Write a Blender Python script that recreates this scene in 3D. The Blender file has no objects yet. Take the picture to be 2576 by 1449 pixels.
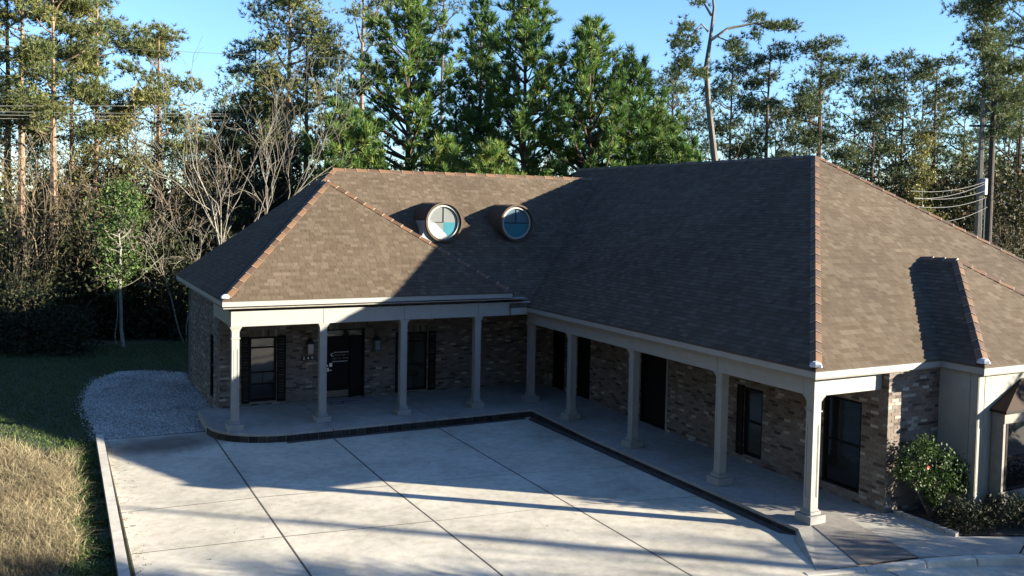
import bpy, math, random
import numpy as np
from mathutils import Vector, Matrix
R = math.radians
rng = np.random.default_rng(7)
random.seed(7)
scene = bpy.context.scene
COL = scene.collection

# ------------------------------------------------------------------ camera
CAM = np.array([-4.566, -25.392, 6.378])
YAW, PITCH, ROLL, FOC, SHY = 27.408, -2.708, 1.0744, 2249.08, -93.48
_y, _p, _r = R(YAW), R(PITCH), R(ROLL)
FWD = np.array([math.sin(_y)*math.cos(_p), math.cos(_y)*math.cos(_p), math.sin(_p)])
_r0 = np.array([math.cos(_y), -math.sin(_y), 0.0])
_u0 = np.cross(_r0, FWD)
RIGHT = math.cos(_r)*_r0 + math.sin(_r)*_u0
UP = -math.sin(_r)*_r0 + math.cos(_r)*_u0
cam_d = bpy.data.cameras.new('camera')
cam = bpy.data.objects.new('camera', cam_d); COL.objects.link(cam)
cam.matrix_world = Matrix([[RIGHT[0], UP[0], -FWD[0], CAM[0]], [RIGHT[1], UP[1], -FWD[1], CAM[1]],
                           [RIGHT[2], UP[2], -FWD[2], CAM[2]], [0, 0, 0, 1]])
cam_d.sensor_width = 36; cam_d.lens = FOC/2576*36
cam_d.shift_y = SHY/2576
cam_d.clip_start = 0.1; cam_d.clip_end = 3000
scene.camera = cam

# ------------------------------------------------------------------ light
SUN_AZ, SUN_EL = -38.0, 14.3          # azimuth counted from +X towards +Y
sd = np.array([math.cos(R(SUN_AZ))*math.cos(R(SUN_EL)), math.sin(R(SUN_AZ))*math.cos(R(SUN_EL)), math.sin(R(SUN_EL))])
world = bpy.data.worlds.new('World'); scene.world = world; world.use_nodes = True
wn = world.node_tree.nodes; wl = world.node_tree.links
sky = wn.new('ShaderNodeTexSky'); sky.sky_type = 'NISHITA'; sky.sun_disc = False
sky.sun_elevation = R(SUN_EL); sky.sun_rotation = R(90 - SUN_AZ)
sky.air_density = 1.0; sky.dust_density = 0.1; sky.ozone_density = 3.0
bg = wn['Background']; bg.inputs['Strength'].default_value = 0.055
tint = wn.new('ShaderNodeMix'); tint.data_type = 'RGBA'; tint.blend_type = 'MULTIPLY'; tint.inputs['Factor'].default_value = 1.0
tint.inputs[7].default_value = (0.84, 0.98, 1.19, 1)          # camera white balance: cool skylight
wl.new(sky.outputs[0], tint.inputs[6]); wl.new(tint.outputs[2], bg.inputs['Color'])
sun_d = bpy.data.lights.new('sun', 'SUN'); sun_d.energy = 5.0; sun_d.angle = R(0.5); sun_d.color = (1.0, 0.90, 0.72)
sun = bpy.data.objects.new('sun', sun_d); COL.objects.link(sun)
sun.rotation_euler = Vector(sd).to_track_quat('Z', 'Y').to_euler(); sun.location = (30, -25, 30)
scene.view_settings.view_transform = 'Standard'; scene.view_settings.look = 'None'
scene.view_settings.gamma = 1.0; scene.view_settings.exposure = 2.4
scene.cycles.max_bounces = 6; scene.cycles.transparent_max_bounces = 8

# ------------------------------------------------------------------ helpers
def at(px, py, d):
    """world point seen at full-picture pixel (2576 wide) at depth d metres"""
    v = FWD + (px-1288)/FOC*RIGHT - (py-724.5-SHY)/FOC*UP
    return CAM + v*d
def proj(P):
    d = np.asarray(P, float) - CAM
    z = d @ FWD
    return np.stack([1288 + FOC*(d @ RIGHT)/z, 724.5 + SHY - FOC*(d @ UP)/z], -1), z

class Geo:
    def __init__(s):
        s.v = []; s.n = 0; s.f = []          # f: (array faces, array mats, array tones)
    def add(s, V, F, mat=0, tone=0.5):
        V = np.asarray(V, float).reshape(-1, 3); F = np.asarray(F, int)
        if len(F) == 0: return
        s.v.append(V)
        m = np.broadcast_to(np.asarray(mat), (len(F),)); t = np.broadcast_to(np.asarray(tone, float), (len(F),))
        s.f.append((F + s.n, m, t)); s.n += len(V)
    def box(s, a, b, mat=0, tone=0.5, M=None):
        x0, y0, z0 = a; x1, y1, z1 = b
        V = np.array([(x0,y0,z0),(x1,y0,z0),(x1,y1,z0),(x0,y1,z0),(x0,y0,z1),(x1,y0,z1),(x1,y1,z1),(x0,y1,z1)], float)
        if M is not None: V = V @ M[0].T + M[1]
        s.add(V, BOXF, mat, tone)
    def poly(s, pts, mat=0, tone=0.5):
        s.add(pts, [list(range(len(pts)))], mat, tone)
    def prism(s, pts2, z0, z1, mat=0, tone=0.5):
        """vertical prism from a plan polygon (counter-clockwise); z0/z1 numbers or functions"""
        f0 = z0 if callable(z0) else (lambda x, y: z0); f1 = z1 if callable(z1) else (lambda x, y: z1)
        n = len(pts2)
        V = [(x, y, f0(x, y)) for x, y in pts2] + [(x, y, f1(x, y)) for x, y in pts2]
        s.add(V, [[i, (i+1) % n, (i+1) % n + n, i+n] for i in range(n)], mat, tone)
        s.poly([V[i+n] for i in range(n)], mat, tone); s.poly([V[n-1-i] for i in range(n)], mat, tone)
    def tube(s, P, rad, n=6, mat=0, tone=0.5, cap=True):
        P = np.asarray(P, float); m = len(P); rad = np.broadcast_to(np.asarray(rad, float), (m,))
        T = np.gradient(P, axis=0); T /= np.linalg.norm(T, axis=1)[:, None] + 1e-9
        ref = np.array([0, 0, 1.0]) if abs(T[0][2]) < 0.9 else np.array([1.0, 0, 0])
        A = np.cross(T, ref); A /= np.linalg.norm(A, axis=1)[:, None] + 1e-9; B = np.cross(T, A)
        an = np.arange(n)*2*math.pi/n
        V = P[:, None] + rad[:, None, None]*(np.cos(an)[None, :, None]*A[:, None] + np.sin(an)[None, :, None]*B[:, None])
        i = np.arange(m-1)[:, None]*n; j = np.arange(n)[None]; k = (j+1) % n
        F = np.stack([i+j, i+k, i+n+k, i+n+j], -1).reshape(-1, 4)
        s.add(V.reshape(-1, 3), F, mat, tone)
        if cap:
            s.poly(V[-1], mat, tone); s.poly(V[0][::-1], mat, tone)
    def mesh(s, name, mats, smooth=False):
        me = bpy.data.meshes.new(name)
        for m in mats: me.materials.append(m)
        if not s.v: return me
        V = np.concatenate(s.v)
        me.vertices.add(len(V)); me.vertices.foreach_set('co', V.ravel())
        loops = []; tot = []; mi = []; tn = []
        for F, m, t in s.f:
            loops.append(F.ravel()); tot.append(np.full(len(F), F.shape[1])); mi.append(m); tn.append(t)
        loops = np.concatenate(loops); tot = np.concatenate(tot)
        me.loops.add(len(loops)); me.loops.foreach_set('vertex_index', loops.astype(np.int32))
        me.polygons.add(len(tot))
        st = np.concatenate([[0], np.cumsum(tot)[:-1]])
        me.polygons.foreach_set('loop_start', st.astype(np.int32)); me.polygons.foreach_set('loop_total', tot.astype(np.int32))
        me.polygons.foreach_set('material_index', np.concatenate(mi).astype(np.int32))
        me.polygons.foreach_set('use_smooth', np.full(len(tot), smooth))
        a = me.attributes.new('tone', 'FLOAT', 'FACE'); a.data.foreach_set('value', np.concatenate(tn).astype(np.float32))
        me.update(calc_edges=True)
        return me
BOXF = [[0,3,2,1],[4,5,6,7],[0,1,5,4],[1,2,6,5],[2,3,7,6],[3,0,4,7]]

def link(name, me, parent=None, loc=None, rz=None, **props):
    o = bpy.data.objects.new(name, me); COL.objects.link(o)
    if parent is not None: o.parent = parent
    if loc is not None: o.location = loc
    if rz is not None: o.rotation_euler[2] = rz
    for k, v in props.items(): o[k] = v
    return o
def obj(name, g, mats, parent=None, smooth=False, **props):
    if not isinstance(mats, (list, tuple)): mats = [mats]
    return link(name, g.mesh(name, mats, smooth), parent, **props)
def empty(name, label, cat, loc=(0, 0, 0), group=None, **kw):
    o = link(name, None, None, loc, label=label, category=cat, **kw)
    if group: o['group'] = group
    return o
def bevel(o, w=0.01, seg=1):
    m = o.modifiers.new('bevel', 'BEVEL'); m.width = w; m.segments = seg; m.limit_method = 'ANGLE'

# ------------------------------------------------------------------ materials
def mat(name, build):
    m = bpy.data.materials.new(name); m.use_nodes = True
    nt = m.node_tree; b = nt.nodes['Principled BSDF']; build(nt, b); return m
def N(nt, t, **kw):
    n = nt.nodes.new(t)
    for k, v in kw.items():
        if k.startswith('i_'): n.inputs[k[2:].replace('_', ' ')].default_value = v
        else: setattr(n, k, v)
    return n
def ramp(nt, stops, interp='LINEAR'):
    r = nt.nodes.new('ShaderNodeValToRGB'); r.color_ramp.interpolation = interp
    e = r.color_ramp.elements
    while len(e) < len(stops): e.new(0.5)
    for i, (p, c) in enumerate(stops): e[i].position = p; e[i].color = (*c, 1)
    return r
def bump(nt, b, src, strength, dist):
    n = N(nt, 'ShaderNodeBump'); n.inputs['Strength'].default_value = strength; n.inputs['Distance'].default_value = dist
    nt.links.new(src, n.inputs['Height']); nt.links.new(n.outputs[0], b.inputs['Normal'])
def mixc(nt, fac, a, b, mode='MIX'):
    n = N(nt, 'ShaderNodeMix', data_type='RGBA', blend_type=mode)
    for sock, val in ((n.inputs['Factor'], fac), (n.inputs[6], a), (n.inputs[7], b)):
        if hasattr(val, 'is_output'): nt.links.new(val, sock)
        elif isinstance(val, (tuple, list)): sock.default_value = (*val, 1) if len(val) == 3 else val
        else: sock.default_value = val
    return n.outputs[2]
def noise(nt, scale, detail=4, rough=.55, coord='Object', stretch=None):
    tc = N(nt, 'ShaderNodeTexCoord'); n = N(nt, 'ShaderNodeTexNoise'); n.inputs['Scale'].default_value = scale
    n.inputs['Detail'].default_value = detail; n.inputs['Roughness'].default_value = rough
    src = tc.outputs[coord]
    if stretch:
        mp = N(nt, 'ShaderNodeMapping'); mp.inputs['Scale'].default_value = stretch; nt.links.new(src, mp.inputs[0]); src = mp.outputs[0]
    nt.links.new(src, n.inputs['Vector']); return n.outputs[0]
def worldnoise(nt, scale, detail=4, rough=.55, stretch=None):
    g = N(nt, 'ShaderNodeNewGeometry'); n = N(nt, 'ShaderNodeTexNoise'); n.inputs['Scale'].default_value = scale
    n.inputs['Detail'].default_value = detail; n.inputs['Roughness'].default_value = rough
    src = g.outputs['Position']
    if stretch:
        mp = N(nt, 'ShaderNodeMapping'); mp.inputs['Scale'].default_value = stretch; nt.links.new(src, mp.inputs[0]); src = mp.outputs[0]
    nt.links.new(src, n.inputs['Vector']); return n.outputs[0]
def plain(name, col, rough=.6, var=.15, scale=6, bmp=0, metallic=0, spec=.5):
    def b_(nt, b):
        n = worldnoise(nt, scale)
        lo = tuple(c*(1-var) for c in col); hi = tuple(min(1, c*(1+var)) for c in col)
        r = ramp(nt, [(.3, lo), (.7, hi)]); nt.links.new(n, r.inputs[0]); nt.links.new(r.outputs[0], b.inputs['Base Color'])
        b.inputs['Roughness'].default_value = rough; b.inputs['Metallic'].default_value = metallic
        b.inputs['Specular IOR Level'].default_value = spec
        if bmp: bump(nt, b, worldnoise(nt, scale*8), bmp, .01)
    return mat(name, b_)
def toned(name, stops, rough=.85, nscale=30, namt=.25, big=.35, bigamt=.2, spec=.25, bmp=.3, interp='LINEAR', trans=0):
    """colour from each piece's own tone, broken up by world noise"""
    def b_(nt, b):
        at_ = N(nt, 'ShaderNodeAttribute', attribute_name='tone')
        r = ramp(nt, stops, interp); nt.links.new(at_.outputs['Fac'], r.inputs[0])
        n1 = worldnoise(nt, nscale, 3); n2 = worldnoise(nt, big, 3)
        g1 = ramp(nt, [(.25, (1-namt,)*3), (.75, (1+0*namt,)*3)]); nt.links.new(n1, g1.inputs[0])
        g2 = ramp(nt, [(.3, (1-bigamt,)*3), (.7, (1, 1, 1))]); nt.links.new(n2, g2.inputs[0])
        c = mixc(nt, 1.0, r.outputs[0], g1.outputs[0], 'MULTIPLY'); c = mixc(nt, 1.0, c, g2.outputs[0], 'MULTIPLY')
        nt.links.new(c, b.inputs['Base Color']); b.inputs['Roughness'].default_value = rough
        b.inputs['Specular IOR Level'].default_value = spec
        if bmp: bump(nt, b, n1, bmp, .004)
        if trans:
            t = N(nt, 'ShaderNodeBsdfTranslucent'); nt.links.new(c, t.inputs[0])
            mx = N(nt, 'ShaderNodeMixShader'); mx.inputs[0].default_value = trans
            nt.links.new(b.outputs[0], mx.inputs[1]); nt.links.new(t.outputs[0], mx.inputs[2])
            nt.links.new(mx.outputs[0], nt.nodes['Material Output'].inputs[0])
    return mat(name, b_)

M_shingle = toned('shingle', [(0, (.080,.059,.041)), (.35, (.090,.068,.048)), (.7, (.101,.078,.056)), (1, (.120,.095,.070))], rough=.9, nscale=60, namt=.3, big=.5, bigamt=.22, spec=.15)
M_cap = toned('ridge_cap', [(0, (.075,.045,.028)), (.45, (.095,.056,.034)), (.55, (.12,.068,.038)), (1, (.15,.085,.046))], rough=.6, namt=.2, spec=.3)
M_capedge = plain('cap_edge', (.27,.22,.17), .5)
M_brick = toned('brick', [(0, (.06,.049,.044)), (.16, (.125,.097,.082)), (.34, (.165,.13,.108)), (.52, (.19,.156,.131)), (.70, (.185,.165,.146)), (.86, (.21,.187,.165)), (.93, (.33,.30,.26)), (1, (.40,.375,.335))],
                rough=.9, nscale=45, namt=.35, big=1.2, bigamt=.25, spec=.2)
M_mortar = plain('mortar', (.15,.13,.11), .95, .25, 20)
M_cream = plain('cream_trim', (.20,.203,.193), .55, .06, 3)
M_stucco = plain('stucco', (.215,.213,.185), .85, .1, 2.5, .25)
M_soffit = plain('soffit', (.16,.15,.13), .8)
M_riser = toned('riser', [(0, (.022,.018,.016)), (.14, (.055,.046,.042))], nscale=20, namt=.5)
M_white = plain('white_cap', (.40,.40,.43), .5)
M_dark = plain('dark_wood', (.006,.005,.005), .6, .2, 10, spec=.15)
M_door = plain('door_paint', (.005,.004,.005), .55, .2, 4, spec=.15)
M_kick = plain('kick_plate', (.16,.15,.13), .35, .1, 8, metallic=.7)
M_metal = plain('brushed_metal', (.55,.55,.55), .3, .1, 8, metallic=.9)
M_black = plain('black_iron', (.012,.012,.014), .4)
M_red = plain('red_petal', (.5,.02,.02), .5)
M_lantern = plain('lantern_glass', (.16,.18,.2), .1, .1, 9)
M_curtain = plain('curtain', (.20,.19,.14), .9, .15, 12)
def glass(name, col, rough=.04, spec=1.0, coat=0.0):
    def b_(nt, b):
        n = worldnoise(nt, 1.5, 3); r = ramp(nt, [(.3, tuple(c*.75 for c in col)), (.7, col)]); nt.links.new(n, r.inputs[0])
        nt.links.new(r.outputs[0], b.inputs['Base Color'])
        b.inputs['Roughness'].default_value = rough; b.inputs['Specular IOR Level'].default_value = spec
        b.inputs['Coat Weight'].default_value = coat; b.inputs['Coat Roughness'].default_value = .03
        bump(nt, b, worldnoise(nt, 2.2, 2), .12, .02)
    return mat(name, b_)
M_glass = glass('window_glass', (.012,.012,.011), .04, .7, .2)
M_glass_warm = glass('window_glass_warm_reflection', (.035,.032,.022), .06, .8, .45)  # yellowish reflection put into the glass colour
M_glass_pale = glass('dormer_glass_pale_reflection', (.125,.135,.135), .25, .5)  # dormer glass tones: one broken reflection painted as pale, teal and dark panes
M_glass_teal = glass('dormer_glass_teal_reflection', (.012,.115,.15), .3, .5, .1)
M_glass_tealdark = glass('dormer_glass_dark_reflection', (.04,.085,.125), .3, .5, .1)

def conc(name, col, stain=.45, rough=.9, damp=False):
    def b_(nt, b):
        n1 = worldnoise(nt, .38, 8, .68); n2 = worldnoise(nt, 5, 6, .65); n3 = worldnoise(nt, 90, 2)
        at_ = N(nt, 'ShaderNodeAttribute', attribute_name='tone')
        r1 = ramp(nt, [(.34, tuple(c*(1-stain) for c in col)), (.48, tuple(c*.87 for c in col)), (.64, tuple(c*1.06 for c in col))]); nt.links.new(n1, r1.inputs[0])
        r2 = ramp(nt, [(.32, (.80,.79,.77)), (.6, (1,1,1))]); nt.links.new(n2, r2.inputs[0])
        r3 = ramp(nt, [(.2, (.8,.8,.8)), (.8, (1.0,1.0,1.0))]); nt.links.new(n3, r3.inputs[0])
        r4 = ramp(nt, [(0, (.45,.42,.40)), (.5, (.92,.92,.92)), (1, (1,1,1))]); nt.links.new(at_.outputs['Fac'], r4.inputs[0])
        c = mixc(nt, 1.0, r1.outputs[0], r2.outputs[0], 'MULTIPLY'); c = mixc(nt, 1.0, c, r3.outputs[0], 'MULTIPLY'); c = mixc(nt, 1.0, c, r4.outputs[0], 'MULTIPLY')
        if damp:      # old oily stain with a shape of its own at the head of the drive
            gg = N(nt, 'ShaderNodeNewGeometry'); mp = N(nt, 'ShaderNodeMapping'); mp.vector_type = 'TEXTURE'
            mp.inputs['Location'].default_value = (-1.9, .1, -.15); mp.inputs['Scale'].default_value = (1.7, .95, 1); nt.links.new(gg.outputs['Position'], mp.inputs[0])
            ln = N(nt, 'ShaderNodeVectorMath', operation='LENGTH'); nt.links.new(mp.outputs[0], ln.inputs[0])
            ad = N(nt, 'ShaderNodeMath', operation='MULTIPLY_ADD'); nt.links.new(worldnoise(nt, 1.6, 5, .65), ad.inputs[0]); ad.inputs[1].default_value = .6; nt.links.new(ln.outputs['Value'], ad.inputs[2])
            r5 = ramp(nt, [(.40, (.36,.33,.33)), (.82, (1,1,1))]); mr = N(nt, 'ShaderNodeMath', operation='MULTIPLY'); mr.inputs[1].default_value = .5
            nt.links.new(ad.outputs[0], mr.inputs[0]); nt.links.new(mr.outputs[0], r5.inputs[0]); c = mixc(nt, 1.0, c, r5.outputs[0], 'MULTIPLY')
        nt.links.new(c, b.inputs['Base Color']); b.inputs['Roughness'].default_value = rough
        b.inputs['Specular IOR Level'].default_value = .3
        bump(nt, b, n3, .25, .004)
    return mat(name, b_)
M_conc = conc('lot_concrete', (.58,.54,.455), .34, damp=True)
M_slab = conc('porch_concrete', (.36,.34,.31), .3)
M_curb = conc('curb_concrete', (.56,.53,.47), .2)
M_walk = conc('walk_concrete', (.40,.38,.34), .3)
M_stain = plain('gutter_dirt', (.05,.042,.038), .9, .4, 6)
M_soil = plain('soil', (.045,.035,.025), .95, .4, 3)
M_mulch = plain('mulch', (.03,.022,.016), .95, .4, 12, .6)
M_rib = plain('tactile_surface', (.135,.125,.118), .85, .2, 6)
M_gravelbed = plain('gravel_bed', (.22,.22,.23), .95, .3, 30, .6)
M_gravel = toned('gravel_stone', [(0, (.20,.195,.185)), (.5, (.42,.41,.39)), (1, (.72,.70,.66))], namt=.15, bigamt=.35, big=.7)
def ground_mat():
    def b_(nt, b):
        n1 = worldnoise(nt, .12, 5, .6); n2 = worldnoise(nt, 3, 5)
        r = ramp(nt, [(.35, (.022,.034,.012)), (.55, (.032,.042,.016)), (.75, (.05,.044,.022))]); nt.links.new(n1, r.inputs[0])
        r2 = ramp(nt, [(.3, (.6,.6,.6)), (.7, (1,1,1))]); nt.links.new(n2, r2.inputs[0])
        c = mixc(nt, 1.0, r.outputs[0], r2.outputs[0], 'MULTIPLY'); nt.links.new(c, b.inputs['Base Color'])
        b.inputs['Roughness'].default_value = .95; bump(nt, b, n2, .5, .05)
    return mat('ground', b_)
M_ground = ground_mat()
M_grass = toned('lawn_blade', [(0, (.035,.075,.018)), (.6, (.07,.125,.03)), (1, (.14,.15,.05))], namt=.1, bigamt=.3, bmp=0, trans=.25)
M_dry = toned('dry_grass', [(0, (.13,.11,.06)), (.4, (.30,.24,.14)), (.8, (.44,.37,.24)), (1, (.24,.26,.12))], namt=.1, big=.6, bigamt=.35, bmp=0, trans=.3)
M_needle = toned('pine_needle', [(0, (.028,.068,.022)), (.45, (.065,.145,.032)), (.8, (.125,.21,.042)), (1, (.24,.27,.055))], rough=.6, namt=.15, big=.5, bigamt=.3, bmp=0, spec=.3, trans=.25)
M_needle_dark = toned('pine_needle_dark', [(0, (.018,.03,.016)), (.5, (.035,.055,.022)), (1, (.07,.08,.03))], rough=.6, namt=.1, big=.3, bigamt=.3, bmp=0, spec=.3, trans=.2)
M_needle_far = toned('pine_needle_far', [(0, (.035,.060,.030)), (.5, (.08,.115,.042)), (1, (.19,.19,.06))], rough=.6, namt=.1, big=.3, bigamt=.3, bmp=0, spec=.3, trans=.25)
M_leaf = toned('broad_leaf', [(0, (.020,.042,.012)), (.6, (.05,.095,.022)), (1, (.12,.17,.05))], rough=.55, namt=.1, bigamt=.3, bmp=0, spec=.25, trans=.25)
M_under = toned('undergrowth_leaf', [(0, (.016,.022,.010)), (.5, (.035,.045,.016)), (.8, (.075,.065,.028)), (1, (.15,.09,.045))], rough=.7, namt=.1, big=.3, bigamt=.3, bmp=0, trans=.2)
M_yleaf = toned('yellow_leaf', [(0, (.07,.08,.02)), (.6, (.15,.15,.04)), (1, (.24,.20,.07))], rough=.6, namt=.1, bigamt=.2, bmp=0, trans=.3)
M_bark = toned('pine_bark', [(0, (.07,.05,.038)), (.5, (.15,.105,.078)), (1, (.24,.18,.14))], nscale=9, namt=.5, big=2, bigamt=.3, bmp=.8)
M_barklit = toned('pine_bark_sunlit', [(0, (.10,.07,.05)), (.5, (.26,.18,.125)), (1, (.36,.26,.19))], nscale=9, namt=.5, big=2, bigamt=.3, bmp=.8)  # copy of the pine bark with sunlight put into its colour
M_pale = toned('pale_bark', [(0, (.10,.09,.075)), (.5, (.20,.185,.155)), (1, (.30,.285,.25))], nscale=9, namt=.35, big=1, bigamt=.3, bmp=.5)
M_twig = toned('twig', [(0, (.07,.05,.03)), (.5, (.15,.12,.08)), (1, (.26,.21,.14))], namt=.2, bmp=0)
M_pole = plain('pole_wood', (.030,.024,.02), .9, .3, 5)
M_wire = plain('wire', (.20,.20,.19), .4, .1, 4, metallic=.3)
M_transformer = plain('transformer_grey', (.17,.19,.22), .5)
M_mat = plain('doormat', (.22,.20,.21), .95, .15, 20)
M_letter = plain('white_lettering', (.75,.75,.75), .5)
M_letter_dark = plain('dark_lettering', (.015,.015,.03), .8)
M_deck = plain('roof_deck', (.05,.04,.03), .9)
M_awning = toned('bay_roof_brown', [(0, (.022,.012,.008)), (1, (.038,.020,.012))], rough=.85)

# ------------------------------------------------------------------ setting: ground, lot, slab, walk
GZ = -0.20
g = Geo(); s_ = 900
g.poly([(-s_, -s_, GZ), (s_, -s_, GZ), (s_, s_, GZ), (-s_, s_, GZ)])
obj('ground', g, M_ground, kind='structure')

jy0 = [(-3.27, 1.15), (-.5, 1.02), (2.5, .6), (5.65, .3), (9.1, .1)]
jy1 = [(-3.27, -5.26), (-.5, -5.42), (2.47, -5.80), (5.65, -6.15), (9.1, -6.88)]
jy2 = [(-3.27, -7.74), (-.5, -8.02), (2.52, -8.42), (5.65, -8.75), (9.1, -9.5)]
jy3 = [(-3.27, -13.2), (-.5, -13.4), (2.60, -13.7), (5.65, -14.1), (9.1, -16.5)]
jy4 = [(-3.27, -24), (-.5, -24), (2.60, -24), (5.65, -24), (9.1, -24)]
rows = [jy0, jy1, jy2, jy3, jy4]
g = Geo(); g.prism([(-3.27, -24), (30, -24), (30, 1.0), (-3.27, 1.15)], -.19, -.1512)
lot = obj('parking_lot', g, M_stain, kind='structure')
tones_lot = {}
for r_ in range(4):
    for c_ in range(4):
        a = rows[r_][c_]; b = rows[r_][c_+1]; c = rows[r_+1][c_+1]; d = rows[r_+1][c_]
        gx0 = .022 if r_ < 3 else .014; gy = .017
        if r_ == 1 and c_ >= 2: gy = .003
        pts = [(d[0]+gx0, d[1]+gy), (c[0]-gx0, c[1]+gy), (b[0]-gx0, b[1]-gy), (a[0]+gx0, a[1]-gy)]
        g = Geo(); g.prism(pts, -.18, -.150, 0, [.62, .55, .70, .8][(r_*3+c_) % 4] if r_ else .55)
        obj('concrete_panel', g, M_conc, lot)
g = Geo(); g.prism([(9.12, -24), (30, -24), (30, -17), (16, -15.2), (12.5, -14.6), (9.12, -13.6)], -.18, -.1496, 0, .7)
obj('concrete_panel', g, M_conc, lot)
# dark scuffed patch at the head of the drive (old damp stain)
def blob_sheet(name, cx, cy, rx, ry, z, m, rot=0, n=40, rough=.25, seed=0, **kw):
    r2 = np.random.default_rng(seed); ph = r2.uniform(0, 6.28, 5)
    a = np.linspace(0, 2*math.pi, n, endpoint=False)
    rr = 1 + rough*sum(np.sin((k+2)*a + ph[k])/(k+1.5) for k in range(5))
    x = rr*rx*np.cos(a); y = rr*ry*np.sin(a)
    P = np.stack([cx + x*math.cos(rot)-y*math.sin(rot), cy + x*math.sin(rot)+y*math.cos(rot), np.full(n, z)], 1)
    g = Geo(); g.add(np.vstack([P, [[cx, cy, z]]]), [[i, (i+1) % n, n] for i in range(n)]); return obj(name, g, m, **kw)

def slabz(x, y):
    return float(np.interp(y, [-4.5, -1.2], [0.0, 0.085]))
slab_poly = [(-.55, 3.0), (-.62, .75), (-.56, .35), (-.42, -.02), (-.15, -.38), (.25, -.68), (.7, -.88), (1.2, -.97), (9.0, -.99)]
g = Geo()
YS = [3.0, -.99]
# left slab with rounded corner, split at three control joints
def slab_piece(pts):
    g = Geo(); g.prism(pts, -.16, slabz, 0, .6); return g
slab = link('porch_slab', Geo().mesh('porch_slab', [M_slab]), kind='structure')
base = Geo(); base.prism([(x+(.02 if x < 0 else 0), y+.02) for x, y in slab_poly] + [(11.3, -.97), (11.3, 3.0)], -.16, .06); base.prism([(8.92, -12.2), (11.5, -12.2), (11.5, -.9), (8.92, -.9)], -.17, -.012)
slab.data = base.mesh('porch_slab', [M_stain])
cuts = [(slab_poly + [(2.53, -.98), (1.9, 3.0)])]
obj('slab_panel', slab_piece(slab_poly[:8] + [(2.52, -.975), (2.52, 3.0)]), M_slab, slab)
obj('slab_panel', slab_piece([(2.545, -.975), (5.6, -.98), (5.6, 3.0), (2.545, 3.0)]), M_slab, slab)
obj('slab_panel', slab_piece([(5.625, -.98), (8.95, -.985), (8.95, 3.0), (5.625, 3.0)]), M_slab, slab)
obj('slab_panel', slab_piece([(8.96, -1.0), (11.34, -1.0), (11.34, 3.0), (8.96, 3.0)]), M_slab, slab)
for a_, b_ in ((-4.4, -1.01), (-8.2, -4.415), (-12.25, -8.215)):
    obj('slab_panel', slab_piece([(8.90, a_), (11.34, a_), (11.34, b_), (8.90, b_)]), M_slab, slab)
# brick-coloured riser course along slab edge
g = Geo()
def riser(path, z0=-.152, z1f=slabz):
    for (x0, y0), (x1, y1) in zip(path[:-1], path[1:]):
        L = math.hypot(x1-x0, y1-y0); n = max(1, int(L/.22)); ux, uy = (x1-x0)/L, (y1-y0)/L; nx, ny = uy, -ux
        for i in range(n):
            a = i*L/n+.006; b = (i+1)*L/n-.006
            p = [(x0+ux*a, y0+uy*a), (x0+ux*b, y0+uy*b)]
            q = [(x+nx*.018, y+ny*.018) for x, y in p]
            z1 = min(z1f(*p[0]), z1f(*p[1]))-.065
            V = [(*p[0], z0), (*p[1], z0), (*q[1], z0), (*q[0], z0), (*p[0], z1), (*p[1], z1), (*q[1], z1), (*q[0], z1)]
            g.add(V, BOXF, 0, rng.uniform(0, .14))
riser([(-.62, .75), (-.56, .35), (-.42, -.02), (-.15, -.38), (.25, -.68), (.7, -.88), (1.2, -.97), (8.88, -.99)])
riser([(8.88, -1.0), (8.88, -12.2)])
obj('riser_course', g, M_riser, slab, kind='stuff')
g = Geo(); g.prism([(8.66, -12.0), (8.875, -12.2), (8.875, -1.02), (8.60, -1.3)], -.149, -.144); g.prism([(1.2, -1.16), (8.6, -1.22), (8.6, -1.0), (1.2, -.985)], -.149, -.1442)
obj('gutter_strip', g, M_stain, kind='structure')

# walk, ramp, curb in front of the porch end
def walkz(x, y): return float(np.interp(y, [-15, -12.2], [-.03, -.004]))
g = Geo()
g.prism([(9.95, -14.28), (10.9, -14.62), (11.84, -14.98), (12.9, -14.5), (11.5, -13.85), (11.5, -12.26), (10.32, -12.26)], -.18, walkz, 0, .7)
g.prism([(11.9, -15.0), (20, -18), (20, -16.4), (13.2, -14.62), (12.95, -14.52)], -.18, walkz, 0, .8)
obj('walkway', g, M_walk, kind='structure')
g = Geo()
V = [(8.9, -12.26, -.002), (9.3, -12.26, -.002), (8.72, -13.95, -.10), (7.9, -13.72, -.145), (8.6, -12.5, -.14)]
g.poly(V[::-1], 0, .6)
obj('flare_slope', g, M_walk, kind='structure')
g = Geo()
A = np.array([9.3, -12.26, -.004]); B = np.array([10.30, -12.26, -.004]); C_ = np.array([9.93, -14.28, -.03]); D_ = np.array([8.74, -13.95, -.10])
g.poly([D_, C_, B, A])
tact = obj('ramp', g, M_rib, kind='structure')
g = Geo()
for i in range(56):
    t = (i+.5)/56; p = A+(D_-A)*t; q = B+(C_-B)*t; w = np.array([0, .013, 0]); h = np.array([0, 0, .012])
    V = [p-w, q-w, q+w, p+w, p-w+h, q-w+h, q+w+h, p+w+h]; g.add(V, BOXF)
obj('ramp_rib', g, M_rib, tact, kind='stuff')
curb_path = [(7.6, -13.66), (8.74, -14.0), (9.93, -14.33), (10.9, -14.68), (11.84, -15.05), (14, -15.9), (18, -17.4), (24, -19.6)]
front_curb = link('front_curb', None, kind='structure')
cz = [-.145, -.10, -.03, 0.0, .0, .0, .0, .0]
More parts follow.
